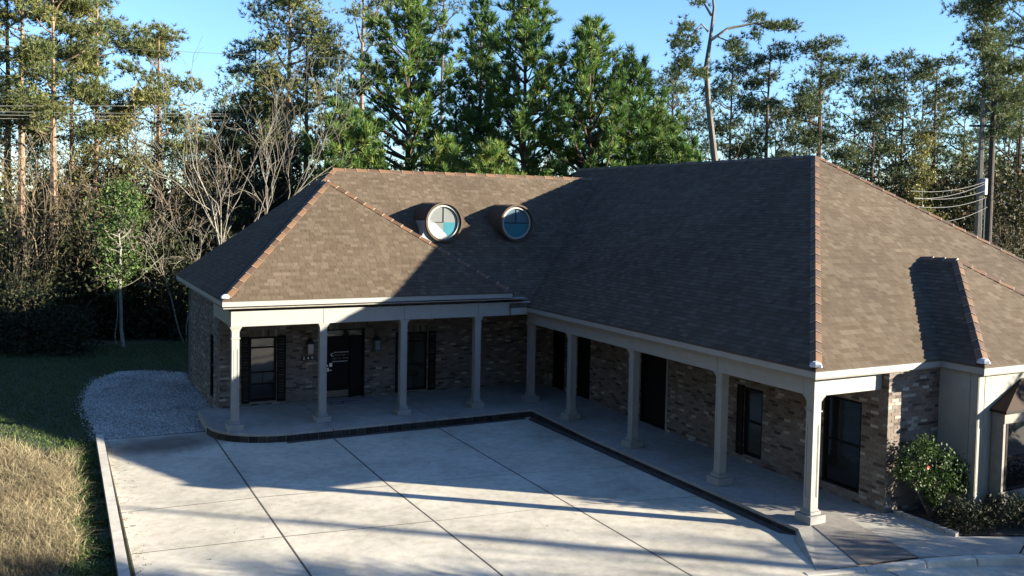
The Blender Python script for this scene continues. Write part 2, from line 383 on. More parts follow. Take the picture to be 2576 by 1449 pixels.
for i in range(len(curb_path)-1):
    (x0, y0), (x1, y1) = curb_path[i], curb_path[i+1]; L = math.hypot(x1-x0, y1-y0); nx, ny = (y1-y0)/L, -(x1-x0)/L
    ux, uy = (x1-x0)/L*.006, (y1-y0)/L*.006; g = Geo()
    w = .20
    V = [(x0+ux, y0+uy, -.2), (x1-ux, y1-uy, -.2), (x1-ux+nx*w, y1-uy+ny*w, -.2), (x0+ux+nx*w, y0+uy+ny*w, -.2),
         (x0+ux, y0+uy, cz[i]+.006), (x1-ux, y1-uy, cz[i+1]+.006), (x1-ux+nx*w*.85, y1-uy+ny*w*.85, cz[i+1]), (x0+ux+nx*w*.85, y0+uy+ny*w*.85, cz[i])]
    g.add(V, BOXF, 0, .9); o = obj('curb_stone', g, M_curb, front_curb); bevel(o, .03, 2)
# drive-side curb at left
side_curb = link('side_curb', None, kind='structure')
ys = [1.22, -.75, -2.7, -4.7, -6.9, -8.8, -11, -13, -15]
for a, b in zip(ys[:-1], ys[1:]):
    xo = lambda y: -3.36 - .008*(1.2-y)
    g = Geo(); g.prism([(xo(b)-.10, b+.006), (xo(b)+.08, b+.006), (xo(a)+.08, a-.006), (xo(a)-.10, a-.006)], -.25, .0, 0, .95)
    o = obj('curb_stone', g, M_curb, side_curb); bevel(o, .015, 2)
# planting bed and edging
g = Geo(); g.prism([(11.62, -13.75), (12.85, -14.38), (20, -16.3), (20, -12.4), (11.62, -12.4)], -.18, -.03)
obj('planting_bed', g, M_mulch, kind='structure')
edging = link('bed_edging', None, kind='structure')
for i in range(6):
    g = Geo(); y0 = -12.4-i*.25
    g.prism([(11.5, y0-.242), (11.62, y0-.242), (11.62, y0), (11.5, y0)], -.1, .06, 0, .5); o = obj('edging_block', g, M_walk, edging); bevel(o, .01)

# gravel patch
grav_poly = [(-3.36, 1.2), (-.62, 1.05), (-.62, 2.9), (0.0, 3.4), (.0, 10.6), (-.9, 11.6), (-2.1, 11.9), (-3.0, 10.4), (-3.35, 8.9), (-3.62, 6.4), (-3.5, 3.6)]
g = Geo(); g.prism(grav_poly, -.2, -.188); obj('gravel_bed', g, M_gravelbed, kind='structure')
def in_poly(P, poly):
    x, y = P[:, 0], P[:, 1]; inside = np.zeros(len(P), bool); n = len(poly); j = n-1
    for i in range(n):
        xi, yi = poly[i]; xj, yj = poly[j]
        c = ((yi > y) != (yj > y)) & (x < (xj-xi)*(y-yi)/(yj-yi+1e-12)+xi); inside ^= c; j = i
    return inside
P = rng.uniform((-4.0, .8), (.2, 12.3), (52000, 2)); jit = P + rng.normal(0, .13, P.shape); P = P[in_poly(jit, grav_poly)]
oct_v = np.array([(1,0,0),(-1,0,0),(0,1,0),(0,-1,0),(0,0,1)], float); oct_f = np.array([[0,2,4],[2,1,4],[1,3,4],[3,0,4]])
n = len(P); V = oct_v[None]*rng.uniform(.014, .034, (n, 1, 1))*rng.uniform(.6, 1.3, (n, 5, 3))
an = rng.uniform(0, 6.28, n); c, s = np.cos(an), np.sin(an)
V = np.stack([V[..., 0]*c[:, None]-V[..., 1]*s[:, None], V[..., 0]*s[:, None]+V[..., 1]*c[:, None], V[..., 2]], -1)
V += np.concatenate([P, np.full((n, 1), -.187)], 1)[:, None]
g = Geo(); g.add(V.reshape(-1, 3), (oct_f[None]+np.arange(n)[:, None, None]*5).reshape(-1, 3), 0, np.repeat(rng.uniform(0, 1, n), 4))
obj('gravel', g, M_gravel, kind='stuff', label='grey crushed gravel patch beside the brick side wall', category='gravel')

# grass
def blades(P, h, w, lean, tone, z0, gname, m, K=1, **kw):
    n = len(P); a = rng.uniform(0, 6.28, n); d = np.stack([np.cos(a), np.sin(a), 0*a], 1)
    ld = rng.normal(0, lean, (n, 3)); ld[:, 2] = 0
    b = np.concatenate([P, np.full((n, 1), z0)], 1)
    H = h[:, None]; mid = b + np.array([0, 0, .55])*H + ld*H*.4; tip = b + np.array([0, 0, 1.])*H*(1-.25*np.abs(ld[:, :1])) + ld*H*1.1
    W = w[:, None] if np.ndim(w) else w
    V = np.stack([b-d*W/2, b+d*W/2, mid+d*W*.4, mid-d*W*.4, tip], 1)
    F4 = np.array([[0, 1, 2, 3]])[None]+np.arange(n)[:, None, None]*5; F3 = np.array([[3, 2, 4]])[None]+np.arange(n)[:, None, None]*5
    g = Geo(); g.add(V.reshape(-1, 3), F4.reshape(-1, 4), 0, tone); g.f.append((F3.reshape(-1, 3), np.zeros(n, int), np.asarray(tone)))
    return obj(gname, g, m, **kw)
def clumpy(lo, hi, n, ncl, sig):
    c = rng.uniform(lo, hi, (ncl, 2)); i = rng.integers(0, ncl, n); return c[i] + rng.normal(0, sig, (n, 2)), i
P, ci = clumpy((-8, -16), (-3.9, 2.4), 90000, 900, .20)
edge = 2.2 - (P[:, 0]+6.5)*1.0
k = (P[:, 1] < np.minimum(edge, 2.3)+.35*np.sin(P[:, 0]*3)+rng.normal(0, .3, len(P))) & (P[:, 0] < -4.05 - np.clip((-3-P[:, 1])*.02, 0, .3) + rng.normal(0, .12, len(P)))
P = P[k]; ci = ci[k]; ct = rng.uniform(0, 1, 900)
blades(P, rng.uniform(.10, .34, len(P)), rng.uniform(.006, .014, len(P)), .95, np.clip(ct[ci]*.5+rng.uniform(0, .5, len(P)), 0, 1), GZ, 'dry_grass', M_dry, kind='stuff',
       label='tall dry tan grass in the sunny field left of the drive', category='dry grass')
P, ci = clumpy((-4.5, -16), (-3.5, 1.3), 16000, 260, .10); k = P[:, 0] < -3.5; P = P[k]
blades(P, rng.uniform(.05, .16, len(P)), .02, .7, rng.uniform(.3, 1, len(P)), GZ, 'verge_plants', M_leaf, kind='stuff', label='low leafy ground cover between the dry grass and the curb', category='ground cover')
P = rng.uniform((-14, 1.0), (3.5, 19), (90000, 2)); k = ~in_poly(P, grav_poly) & ((P[:, 0] < -3.3)|(P[:, 1] > 11.2)) & ((P[:, 1] > 2.0-(P[:, 0]+6.5))|(P[:, 0] > -4.2)); P = P[k]
blades(P, rng.uniform(.03, .08, len(P)), .02, .5, rng.uniform(0, .9, len(P)), GZ, 'lawn_grass', M_grass, kind='stuff', label='short green lawn in shade beside the gravel patch', category='lawn')

# ------------------------------------------------------------------ building
bld = empty('office_building', 'low brick office with brown hipped shingle roof and L-shaped columned porch', 'building')
PL, PR_ = .854, .735
ZL, ZR = 3.73, 3.247
planes = {
 'main_S': (lambda x, y: ZL+PL*(y-.304), (0, 1)), 'porch_S': (lambda x, y: ZL+PL*(y+.41), (0, 1)),
 'west': (lambda x, y: ZL+PL*(x+.41), (1, 0)), 'porch_E': (lambda x, y: ZL+.702*(8.47-x), (-1, 0)),
 'right_W': (lambda x, y: ZR+PR_*(x-9.05), (1, 0)), 'right_S': (lambda x, y: ZR+PR_*(y+12.44), (0, 1)),
 'bay_W': (lambda x, y: ZR+PR_*(x-12.81), (1, 0)), 'bay_S': (lambda x, y: ZR+PR_*(y+13.47), (0, 1)),
 'bay_E': (lambda x, y: ZR+PR_*(18.41-x), (-1, 0)),
 'main_N': (lambda x, y: ZL+PL*(9.418-y), (0, -1)), 'right_E': (lambda x, y: ZR+PR_*(22.27-x), (-1, 0)), 'right_N': (lambda x, y: ZR+PR_*(14.11-y), (0, -1)),
}
polys = {
 'porch_S': [(-.41,-.41),(8.47,-.41),(3.6,3.6)],
 'west': [(-.41,9.418),(-.41,-.41),(3.6,3.6),(3.6,4.31),(4.147,4.861)],
 'porch_E': [(8.47,-.41),(8.47,.304),(3.6,4.31),(3.6,3.6)],
 'main_S': [(8.47,-.262),(9.05,-.262),(15.0,4.861),(4.147,4.861),(3.6,4.31),(8.47,.304)],
 'right_W': [(9.05,-.26),(9.05,-12.44),(15.66,-5.83),(15.66,7.5),(15.3,7.5),(15.0,4.861)],
 'right_S': [(9.05,-12.44),(22.27,-12.44),(15.66,-5.83)],
 'bay_W': [(12.81,-12.44),(12.81,-13.47),(15.61,-10.67),(15.61,-9.64)],
 'bay_S': [(12.81,-13.47),(18.41,-13.47),(15.61,-10.67)],
 'bay_E': [(18.41,-13.47),(18.41,-12.44),(15.61,-9.64),(15.61,-10.67)],
 'main_N': [(-.41,9.418),(4.147,4.861),(16,4.861),(16,9.418)],
 'right_E': [(22.27,-12.44),(22.27,14.11),(15.66,7.5),(15.66,-5.83)],
 'right_N': [(9.05,14.11),(15.66,7.5),(22.27,14.11)],
}
roof = link('roof', None, bld)
g = Geo()
for k_, pl in polys.items():
    f, d = planes[k_]
    P3 = [(x, y, f(x, y)-.012) for x, y in pl]
    if k_ in ('main_S',): g.poly([P3[i] for i in (0, 1, 2, 3, 4, 5)])
    else: g.poly(P3)
    g.poly([(x, y, z-.07) for x, y, z in P3][::-1])
obj('roof_deck', g, M_deck, roof)

def clip(poly, nx, ny, c):
    """keep nx*x+ny*y >= c"""
    out = []
    for i in range(len(poly)):
        p, q = poly[i], poly[(i+1) % len(poly)]
        dp = nx*p[0]+ny*p[1]-c; dq = nx*q[0]+ny*q[1]-c
        if dp >= 0: out.append(p)
        if (dp >= 0) != (dq >= 0):
            t = dp/(dp-dq); out.append((p[0]+(q[0]-p[0])*t, p[1]+(q[1]-p[1])*t))
    return out
def area(pl): return .5*sum(pl[i][0]*pl[(i+1) % len(pl)][1]-pl[(i+1) % len(pl)][0]*pl[i][1] for i in range(len(pl)))
EXPO = .132; WQ = [.15, .20, .26]
full = []; gs = Geo()
for k_ in ('porch_S', 'west', 'main_S', 'right_W', 'right_S', 'bay_W', 'bay_S'):
    f, up = planes[k_]; pl = polys[k_]
    if area(pl) < 0: pl = pl[::-1]
    pieces = [pl]
    if k_ == 'main_S':      # split to convex pieces
        pieces = [[(3.6,4.31),(8.47,.304),(15.0,4.861),(4.147,4.861)], [(8.47,.304),(8.47,-.262),(9.05,-.262),(15.0,4.861)]]
    if k_ == 'right_W': pieces = [[(9.05,-.26),(9.05,-12.44),(15.66,-5.83),(15.66,4.861),(15.0,4.861)], [(15.0,4.861),(15.66,4.861),(15.66,7.5),(15.3,7.5)]]
    pitch = math.hypot(*[0, (f(up[0], up[1])-f(0, 0))]); sl = math.sqrt(1+pitch*pitch)
    al = (-up[1], up[0]) if False else (up[1], -up[0])     # along eave
    run = EXPO/sl
    for cp in pieces:
        if area(cp) < 0: cp = cp[::-1]
        us = [x*up[0]+y*up[1] for x, y in pl]; as_ = [x*al[0]+y*al[1] for x, y in pl]
        u0 = min(us); nr = int((max(us)-u0)/run)+1; a0, a1 = min(as_), max(as_)
        for r_ in range(nr):
            ub = u0+r_*run; ut = ub+run; rr = np.random.default_rng(hash((len(k_), k_[0] == 'w', r_)) % 99991)
            a = a0 - rr.uniform(0, .3)
            while a < a1:
                w = WQ[rr.choice(3, p=[.25, .4, .35])]; tn = rr.uniform(0, 1)**1.1; tn = round(tn*5)/5
                lft = rr.choice([0, 1])*.004
                q = [(a+.003, ub), (a+w-.003, ub), (a+w-.003, ut+.004), (a+.003, ut+.004)]
                q = [(A_*al[0]+U_*up[0], A_*al[1]+U_*up[1]) for A_, U_ in q]
                orig = q
                ctr = (sum(p[0] for p in q)/4, sum(p[1] for p in q)/4)
                qq = q if area(q) > 0 else q[::-1]
                for i in range(len(cp)):
                    p0, p1 = cp[i], cp[(i+1) % len(cp)]; nx, ny = -(p1[1]-p0[1]), p1[0]-p0[0]
                    qq = clip(qq, nx, ny, nx*p0[0]+ny*p0[1])
                    if len(qq) < 3: break
                if len(qq) >= 3 and abs(area(qq)) > 2e-4:
                    hid = False
                    if k_ == 'right_S' and 13.0 < ctr[0] < 18.3 and ctr[1] < min(ctr[0]-25.25, 5.97-ctr[0])-.1+0: hid = True
                    if not hid:
                        def zf(x, y):
                            U_ = x*up[0]+y*up[1]; t = (U_-ub)/run
                            return f(x, y)+.002+(1-t)*(.010+lft)
                        is_full = len(qq) == 4 and abs(abs(area(qq))-abs(area(orig))) < 1e-5
                        if is_full and k_ in ('right_S', 'right_W', 'bay_S', 'bay_W'):
                            full.append((k_, a, ub, w, tn, lft, ctr))
                        else:
                            n_ = len(qq); T = [(x, y, zf(x, y)) for x, y in qq]; Bt = [(x, y, f(x, y)-.008) for x, y in qq]
                            gs.add(T+Bt, [list(range(n_))], 0, tn)
                            gs.f.append((np.array([[i, i+n_, (i+1) % n_+n_, (i+1) % n_] for i in range(n_)])+gs.n-2*n_, np.zeros(n_, int), np.full(n_, tn*.6)))
                a += w
# nearest full tabs become separate shingle objects, the rest joins the shingle field
C3 = np.array([(c[6][0], c[6][1], planes[c[0]][0](*c[6])) for c in full]); pp, dz = proj(C3)
dist = np.linalg.norm(C3-CAM, axis=1)
vis = (pp[:, 0] > 5) & (pp[:, 0] < 2570)
face = np.array([{'right_S': 1.0, 'bay_S': 1.0, 'right_W': 1.25, 'bay_W': 1.3}[c[0]] for c in full])
order = np.argsort(np.where(vis, dist*face, 1e9))[:295]; chosen = set(order.tolist())
tab_mesh = {}
def tab_geo(f, up, al, a, ub, w, lft, run):
    q = [(a+.003, ub), (a+w-.003, ub), (a+w-.003, ub+run+.004), (a+.003, ub+run+.004)]
    xy = [(A_*al[0]+U_*up[0], A_*al[1]+U_*up[1]) for A_, U_ in q]
    T = [(x, y, f(x, y)+.002+(1-(U_-ub)/run)*(.010+lft)) for (x, y), (A_, U_) in zip(xy, q)]
    Bt = [(x, y, f(x, y)-.008) for x, y in xy]; return T+Bt
TF = [[0, 1, 2, 3], [0, 4, 5, 1], [1, 5, 6, 2], [3, 2, 6, 7], [0, 3, 7, 4]]
for i, (k_, a, ub, w, tn, lft, ctr) in enumerate(full):
    f, up = planes[k_]; al = (up[1], -up[0]); pitch = f(up[0], up[1])-f(0, 0); run = EXPO/math.sqrt(1+pitch*pitch)
    if i not in chosen:
        gs.add(tab_geo(f, up, al, a, ub, w, lft, run), TF, 0, [tn, tn*.6, tn*.6, tn*.6, tn*.6]); continue
    o_xy = (a*al[0]+ub*up[0], a*al[1]+ub*up[1]); o3 = np.array([*o_xy, f(*o_xy)])
    key = (up, w, tn, lft, round(pitch, 3))
    if key not in tab_mesh:
        G = Geo(); G.add(np.array(tab_geo(f, up, al, a, ub, w, lft, run))-o3, TF, 0, [tn, tn*.6, tn*.6, tn*.6, tn*.6]); tab_mesh[key] = G.mesh('shingle', [M_shingle])
    link('shingle', tab_mesh[key], roof, tuple(o3))
obj('shingle', gs, M_shingle, roof, kind='stuff')

# ridge and hip caps
def P3(k_, x, y): return np.array([x, y, planes[k_][0](x, y)])
capcount = 0
def cap_line(p, q, n1, n2, half=.13, step=.36):
    """caps laid from p (low/first) to q; n1,n2 outward down directions (unit 3D) on each side"""
    global capcount
    p = np.array(p, float); q = np.array(q, float); d = q-p; L = np.linalg.norm(d); d /= L; n = max(1, round(L/step)); st = L/n
    n1 = np.array(n1, float); n2 = np.array(n2, float); up = -(n1+n2); up /= np.linalg.norm(up)
    for i in range(n):
        a = p+d*(i*st-.03); b = p+d*((i+1)*st+.0); lo = up*.034; hi = up*.016
        tn = (.8 if (i % 2 == 0) else .2)+rng.uniform(-.2, .2)
        g = Geo()
        h = half*rng.uniform(.96, 1.04)
        top = [a+n1*h+lo, a+lo*1.4, a+n2*h+lo, b+n1*h+hi, b+hi*1.4, b+n2*h+hi]
        bot = [v-up*.026 for v in top]
        V = top+bot
        F = [[0, 1, 4, 3], [1, 2, 5, 4], [0, 3, 9, 6], [2, 8, 11, 5]]
        g.add(V, F, 0, tn); g.add(V, [[0, 6, 7, 1], [1, 7, 8, 2]], 1, .5)
        a2 = a+d*.013
        s2 = [a2+n1*h+lo*.98+up*.002, a2+lo*1.38+up*.002, a2+n2*h+lo*.98+up*.002]; s1 = [t+up*.002 for t in top[:3]]
        g.add(s1+s2, [[0, 1, 4, 3], [1, 2, 5, 4]], 1, .5)
        obj('ridge_cap', g, [M_cap, M_capedge], roof); capcount += 1
def unit(v): v = np.array(v, float); return v/np.linalg.norm(v)
def hipdirs(p, q, ka, kb):
    """down-slope side directions perpendicular to the ridge line lying in planes ka, kb"""
    out = []
    d = unit(np.array(q)-np.array(p))
    for k_ in (ka, kb):
        f, up = planes[k_]; pitch = f(up[0], up[1])-f(0, 0)
        nrm = unit((-up[0]*pitch, -up[1]*pitch, 1)); s = np.cross(nrm, d)
        out.append(s if s[2] < 1e-6 else -s)
    # make sure the two sides differ
    if np.dot(out[0], out[1]) > .9: out[1] = -out[1]
    return out
def sides(p, q, ka, kb, ia, ib):
    """ia / ib: interior plan points of each face, to choose the side"""
    d = unit(np.array(q)-np.array(p)); out = []
    for k_, pt in ((ka, ia), (kb, ib)):
        f, up = planes[k_]; pitch = f(up[0], up[1])-f(0, 0); nrm = unit((-up[0]*pitch, -up[1]*pitch, 1)); s = np.cross(nrm, d)
        v = np.array([pt[0]-p[0], pt[1]-p[1]]); dd = d[:2]; side = np.sign(dd[0]*v[1]-dd[1]*v[0]); ss = np.sign(dd[0]*s[1]-dd[1]*s[0])
        out.append(s*(1 if side == ss else -1))
    return out
def cl(p, q, ka, kb, ia, ib, **kw): cap_line(p, q, *sides(p, q, ka, kb, ia, ib), **kw)
A_ = P3('porch_S', -.41, -.41); Q_ = P3('porch_S', 3.6, 3.6); Q2 = P3('west', 3.6, 4.31); M1 = P3('west', 4.147, 4.861); B_ = P3('porch_S', 8.47, -.41)
Pk = P3('right_W', 15.66, -5.83); Dc = P3('right_W', 9.05, -12.44); Fc = P3('bay_W', 12.81, -13.47); Ba = P3('bay_W', 15.61, -10.67); Bb = P3('bay_W', 15.61, -9.64)
cl(A_+unit(Q_-A_)*.25, Q_, 'west', 'porch_S', (0, 3), (3, 0))
cl(B_+unit(Q_-B_)*.25, Q_, 'porch_S', 'porch_E', (4, 0), (8.4, .2))
cl(Q_, Q2, 'west', 'porch_E', (1, 4), (5, 3.5))
cl(Q2, M1, 'west', 'main_S', (2, 5), (8, 3))
cl(M1, P3('main_S', 15.0, 4.861), 'main_S', 'main_N', (8, 3), (8, 7), step=.42)
cl(P3('right_W', 15.66, 7.5), Pk, 'right_W', 'right_E', (13, 0), (18, 0), step=.42)
cl(Dc+unit(Pk-Dc)*.3, Pk, 'right_W', 'right_S', (10, -8), (15, -11))
cl(P3('right_S', 22.1, -12.27), Pk, 'right_S', 'right_E', (15, -11), (20, -5))
cl(Fc+unit(Ba-Fc)*.3, Ba, 'bay_W', 'bay_S', (13, -12), (15, -13))
cl(P3('bay_S', 18.3, -13.36), Ba, 'bay_S', 'bay_E', (15, -13), (17, -11))
cl(Ba, Bb, 'bay_W', 'bay_E', (13.5, -12), (17, -11))
def hip_end(p, q):
    d = unit(np.array(q)-np.array(p)); c = np.array(p)+d*.14+np.array([0, 0, .03]); g = Geo()
    n = 8; V = []
    for j, (r_, h) in enumerate(((.13, -.03), (.12, .03), (.06, .07))):
        for i in range(n): a = i*2*math.pi/n; V.append(c+np.array([r_*math.cos(a)*rng.uniform(.8, 1.15), r_*math.sin(a)*rng.uniform(.8, 1.15), h]))
    F = [[j*n+i, j*n+(i+1) % n, (j+1)*n+(i+1) % n, (j+1)*n+i] for j in range(2) for i in range(n)]
    g.add(V, F); g.poly(V[2*n:]); obj('hip_end_cap', g, M_white, roof)
hip_end(A_, Q_); hip_end(Dc, Pk); hip_end(Fc, Ba)

# fascia + soffit
trim = []
def board(name, x0, y0, x1, y1, z0, z1, th=.03, out=1, m=M_cream, parent=bld):
    L = math.hypot(x1-x0, y1-y0); ux, uy = (x1-x0)/L, (y1-y0)/L; nx, ny = uy*out, -ux*out
    g = Geo(); V = [(x0, y0, z0), (x1, y1, z0), (x1-nx*th, y1-ny*th, z0), (x0-nx*th, y0-ny*th, z0)]
    V += [(x, y, z1) for x, y, _ in V]; g.add(V, BOXF if out > 0 else [f[::-1] for f in BOXF]); o = obj(name, g, m, parent); return o
zt = ZL-.03; zb = 3.565
board('fascia', -.41, -.41, 8.47, -.41, zb, zt); board('fascia', 8.47, -.41, 8.47, -.262, zb, zt); board('fascia', -.41, 9.418, -.41, -.379, zb, zt)
zt = ZR-.03; zb = 3.085
board('fascia', 9.05, -.26, 9.05, -12.409, zb, zt); board('fascia', 9.05, -12.44, 12.81, -12.44, zb, zt); board('fascia', 12.81, -12.44, 12.81, -13.439, zb, zt)
board('fascia', 12.81, -13.47, 22.2, -13.47, zb, zt); board('fascia', 8.47, -.262, 9.05, -.262, zb-.08, zt)
# drip edge above fascia (thin dark line)
for (x0, y0, x1, y1, z) in [(-.42, -.42, 8.48, -.42, ZL), (-.42, 9.42, -.42, -.369, ZL), (9.04, -.26, 9.04, -12.399, ZR), (9.04, -12.45, 12.80, -12.45, ZR), (12.80, -12.45, 12.80, -13.429, ZR), (12.8, -13.48, 22.2, -13.48, ZR)]:
    board('drip_edge', x0, y0, x1, y1, z-.030, z-.006, .05, 1, M_deck)
g = Geo()
g.prism([(-.38, -.38), (9.0, -.38), (9.0, 9.4), (-.38, 9.4)], 3.50, 3.53)
g.prism([(9.08, -12.41), (22, -12.41), (22, 3.0), (9.08, 3.0)], 3.05, 3.08); g.prism([(12.84, -13.44), (22, -13.44), (22, -12.412), (12.84, -12.412)], 3.05, 3.08)
obj('soffit', g, M_soffit, bld)

# beams
def beam(name, x0, y0, x1, y1, z0, z1):
    g = Geo(); g.box((x0, y0, z0), (x1, y1, z1)); o = obj(name, g, M_cream, bld); bevel(o, .008); return o
beam('porch_beam', -.14, -.15, 9.28, .15, 2.97, 3.40)
beam('porch_beam', -.14, .152, .15, 2.78, 2.97, 3.40)
beam('porch_beam', 9.30, -11.878, 9.60, .20, 2.65, 3.049)
beam('porch_beam', 9.30, -12.18, 11.29, -11.88, 2.65, 3.049)
g = Geo()
for x in (2.46, 4.92, 7.38): g.box((x-.012, -.156, 2.98), (x+.012, -.151, 3.39))
g.box((9.294, -9.2, 2.66), (9.299, -9.18, 3.04))
obj('beam_joint', g, M_soffit, bld)

# columns
def column(x, y, z0, z1):
    c = link('porch_column', None, bld, (x, y, z0)); H = z1-z0
    g = Geo(); g.box((-.22, -.22, 0), (.22, .22, .17)); o = obj('plinth', g, M_cream, c); bevel(o, .008)
    g = Geo(); g.box((-.15, -.15, .17), (.15, .15, .235)); g.box((-.125, -.125, .235), (.125, .125, .27)); o = obj('base_moulding', g, M_cream, c); bevel(o, .008)
    g = Geo(); w = .102
    g.box((-w+.012, -w+.012, .27), (w-.012, w-.012, H-.0))
    # raised stiles and rails leave a recessed panel on every face
    for s_x, s_y in ((0, -1), (1, 0), (0, 1), (-1, 0)):
        for (a0, a1, b0, b1) in ((-w, -w+.04, .27, H-.03), (w-.04, w, .27, H-.03), (-w+.04, w-.04, .27, .52), (-w+.04, w-.04, H-.62, H-.03)):
            if s_x == 0:
                ya, yb = sorted((s_y*(w-.012), s_y*w)); g.box((a0, ya, b0), (a1, yb, b1))
            else:
                xa, xb = sorted((s_x*(w-.012), s_x*w)); aa, ab = max(a0, -w+.0121), min(a1, w-.0121)
                if ab > aa: g.box((xa, aa, b0), (xb, ab, b1))
        # inner recess bead
        for a0 in (-w+.05, w-.06):
            if s_x == 0: ya, yb = sorted((s_y*(w-.012), s_y*(w-.005))); g.box((a0, ya, .54), (a0+.01, yb, H-.64))
    obj('shaft', g, M_cream, c)
    g = Geo(); g.box((-.124, -.124, H-.34), (.124, .124, H-.315)); o = obj('neck_band', g, M_cream, c)
    g = Geo()
    for i in range(4):
        a = .105+.009*(i+1)+(.006*i*i*.3); g.box((-a, -a, H-.12+i*.03), (a, a, H-.12+(i+1)*.03-(.0 if i < 3 else .002)))
    obj('capital', g, M_cream, c)
    return c
for i in range(4): column(i*2.467, 0, .085 - (0), 2.972)
for y in (.156, -2.417, -5.65, -9.2, -12.03): column(9.46, y, slabz(9, y), 2.652)

# walls (backing sheet with openings, brick skin)
brick_full = []; gb = Geo(); BL, BH, MJ = .203, .064, .010
def wall(name, O, U, L, z0, z1, Nn, opens, depth=.14, skin=True, soldiers=()):
    """O origin xy, U unit dir, Nn outward normal; opens: (u0,u1,w0,w1)"""
    O = np.array(O, float); U = np.array(U, float); Nn = np.array(Nn, float)
    def p(u, z, n=0): q = O+U*u+Nn*n; return (q[0], q[1], z)
    us = sorted({0, L, *[o for op in opens for o in op[:2]]}); zs = sorted({z0, z1, *[min(max(o, z0), z1) for op in opens for o in op[2:4]]})
    g = Geo()
    for a, b in zip(us[:-1], us[1:]):
        for c, d in zip(zs[:-1], zs[1:]):
            m_, n_ = (a+b)/2, (c+d)/2
            if any(o[0] < m_ < o[1] and o[2] < n_ < o[3] for o in opens): continue
            g.poly([p(a, c, -.008), p(b, c, -.008), p(b, d, -.008), p(a, d, -.008)])
            g.poly([p(a, c, -.2), p(b, c, -.2), p(b, d, -.2), p(a, d, -.2)][::-1])
    for (a, b, c, d) in opens:
        g.poly([p(a, c, -.008), p(a, c, -.2), p(a, d, -.2), p(a, d, -.008)]); g.poly([p(b, c, -.008), p(b, c, -.2), p(b, d, -.2), p(b, d, -.008)])
        g.poly([p(a, d, -.008), p(a, d, -.2), p(b, d, -.2), p(b, d, -.008)]); g.poly([p(a, c, -.008), p(a, c, -.2), p(b, c, -.2), p(b, c, -.008)])
    w = obj(name, g, M_mortar if skin else M_stucco, bld)
    if not skin: return w
    rr = np.random.default_rng(int(abs(O[0]*131+O[1]*17))+3)
    sold = list(soldiers)
    for (a, b, z) in sold:
        n_ = int((b-a)/(BH+MJ)); st = (b-a)/n_
        for i in range(n_): brick_full.append((p(a+i*st+st/2, z+BL/2, 0), U, Nn, 1, bt(rr), w))
    nrows = int((z1-z0)/(BH+MJ))+1
    for r_ in range(nrows):
        c = z0+r_*(BH+MJ)+.004; d = c+BH
        if d > z1+.03: break
        off = -(BL+MJ)*(.5 if r_ % 2 else 0)+rr.uniform(-.012, .012)
        u = off
        while u < L:
            a, b = max(u, 0), min(u+BL, L); segs = [(a, b)] if b-a > .02 else []
            for (oa, ob, oc, od) in list(opens)+[(s[0]-.005, s[1]+.005, s[2]-.004, s[2]+BL+.004) for s in sold]:
                if c < od-.01 and d > oc+.01:
                    ns = []
                    for (x, y) in segs:
                        if y <= oa or x >= ob: ns.append((x, y)); continue
                        if x < oa: ns.append((x, oa))
                        if y > ob: ns.append((ob, y))
                    segs = ns
            for (x, y) in segs:
                if y-x < .025: continue
                t = bt(rr)
                if y-x > BL-.003: brick_full.append((p((x+y)/2, (c+d)/2, 0), U, Nn, 0, t, w))
                else:
                    hw = (y-x)/2; brick_box(p((x+y)/2, (c+d)/2, 0), U, Nn, hw, BH/2, t, rr.uniform(-.002, .004))
            u += BL+MJ
    return w
def bt(rr):
    x = rr.uniform()
    if x < .10: return rr.uniform(0, .12)
    if x < .86: return rr.uniform(.2, .82)
    if x < .95: return rr.uniform(.82, .92)
    return rr.uniform(.93, 1.0)
BV = np.array([(-1,-1,-1),(1,-1,-1),(1,1,-1),(-1,1,-1),(-1,-1,1),(1,-1,1),(1,1,1),(-1,1,1)], float)
bv_acc = []; bt_acc = []
def brick_box(c, U, Nn, hu, hz, t, pr=0):
    """add brick to the joined field; y axis of BV = outward"""
    V = np.zeros((8, 3)); U3 = np.array([*U, 0]); N3 = np.array([*Nn, 0])
    V = np.array(c)+BV[:, :1]*hu*U3+(BV[:, 1:2]*.012-.012+pr)*N3+BV[:, 2:]*hz*np.array([0, 0, 1.])
    bv_acc.append(V); bt_acc.append(t)
YWL = 2.80; XWR = 11.30
left_open = [(.95, 1.77, .20, 2.24), (3.33, 4.66, -.05, 2.36), (5.97, 6.86, .17, 2.15)]
wall('brick_wall', (.05, YWL), (1, 0), XWR-.05, 0.0, 3.50, (0, -1), [(a-.05, b-.05, c, d) for a, b, c, d in left_open], soldiers=[(a-.15, b+.05, d+.01) for a, b, c, d in [left_open[0], left_open[1], left_open[2]]])
west_open = [(1.05, 1.72, .1, 2.25)]
wall('brick_wall', (.05, 9.42), (0, -1), 9.42-YWL, -.2, 3.53, (-1, 0), [(9.42-4.62, 9.42-3.95, .12, 2.2)])
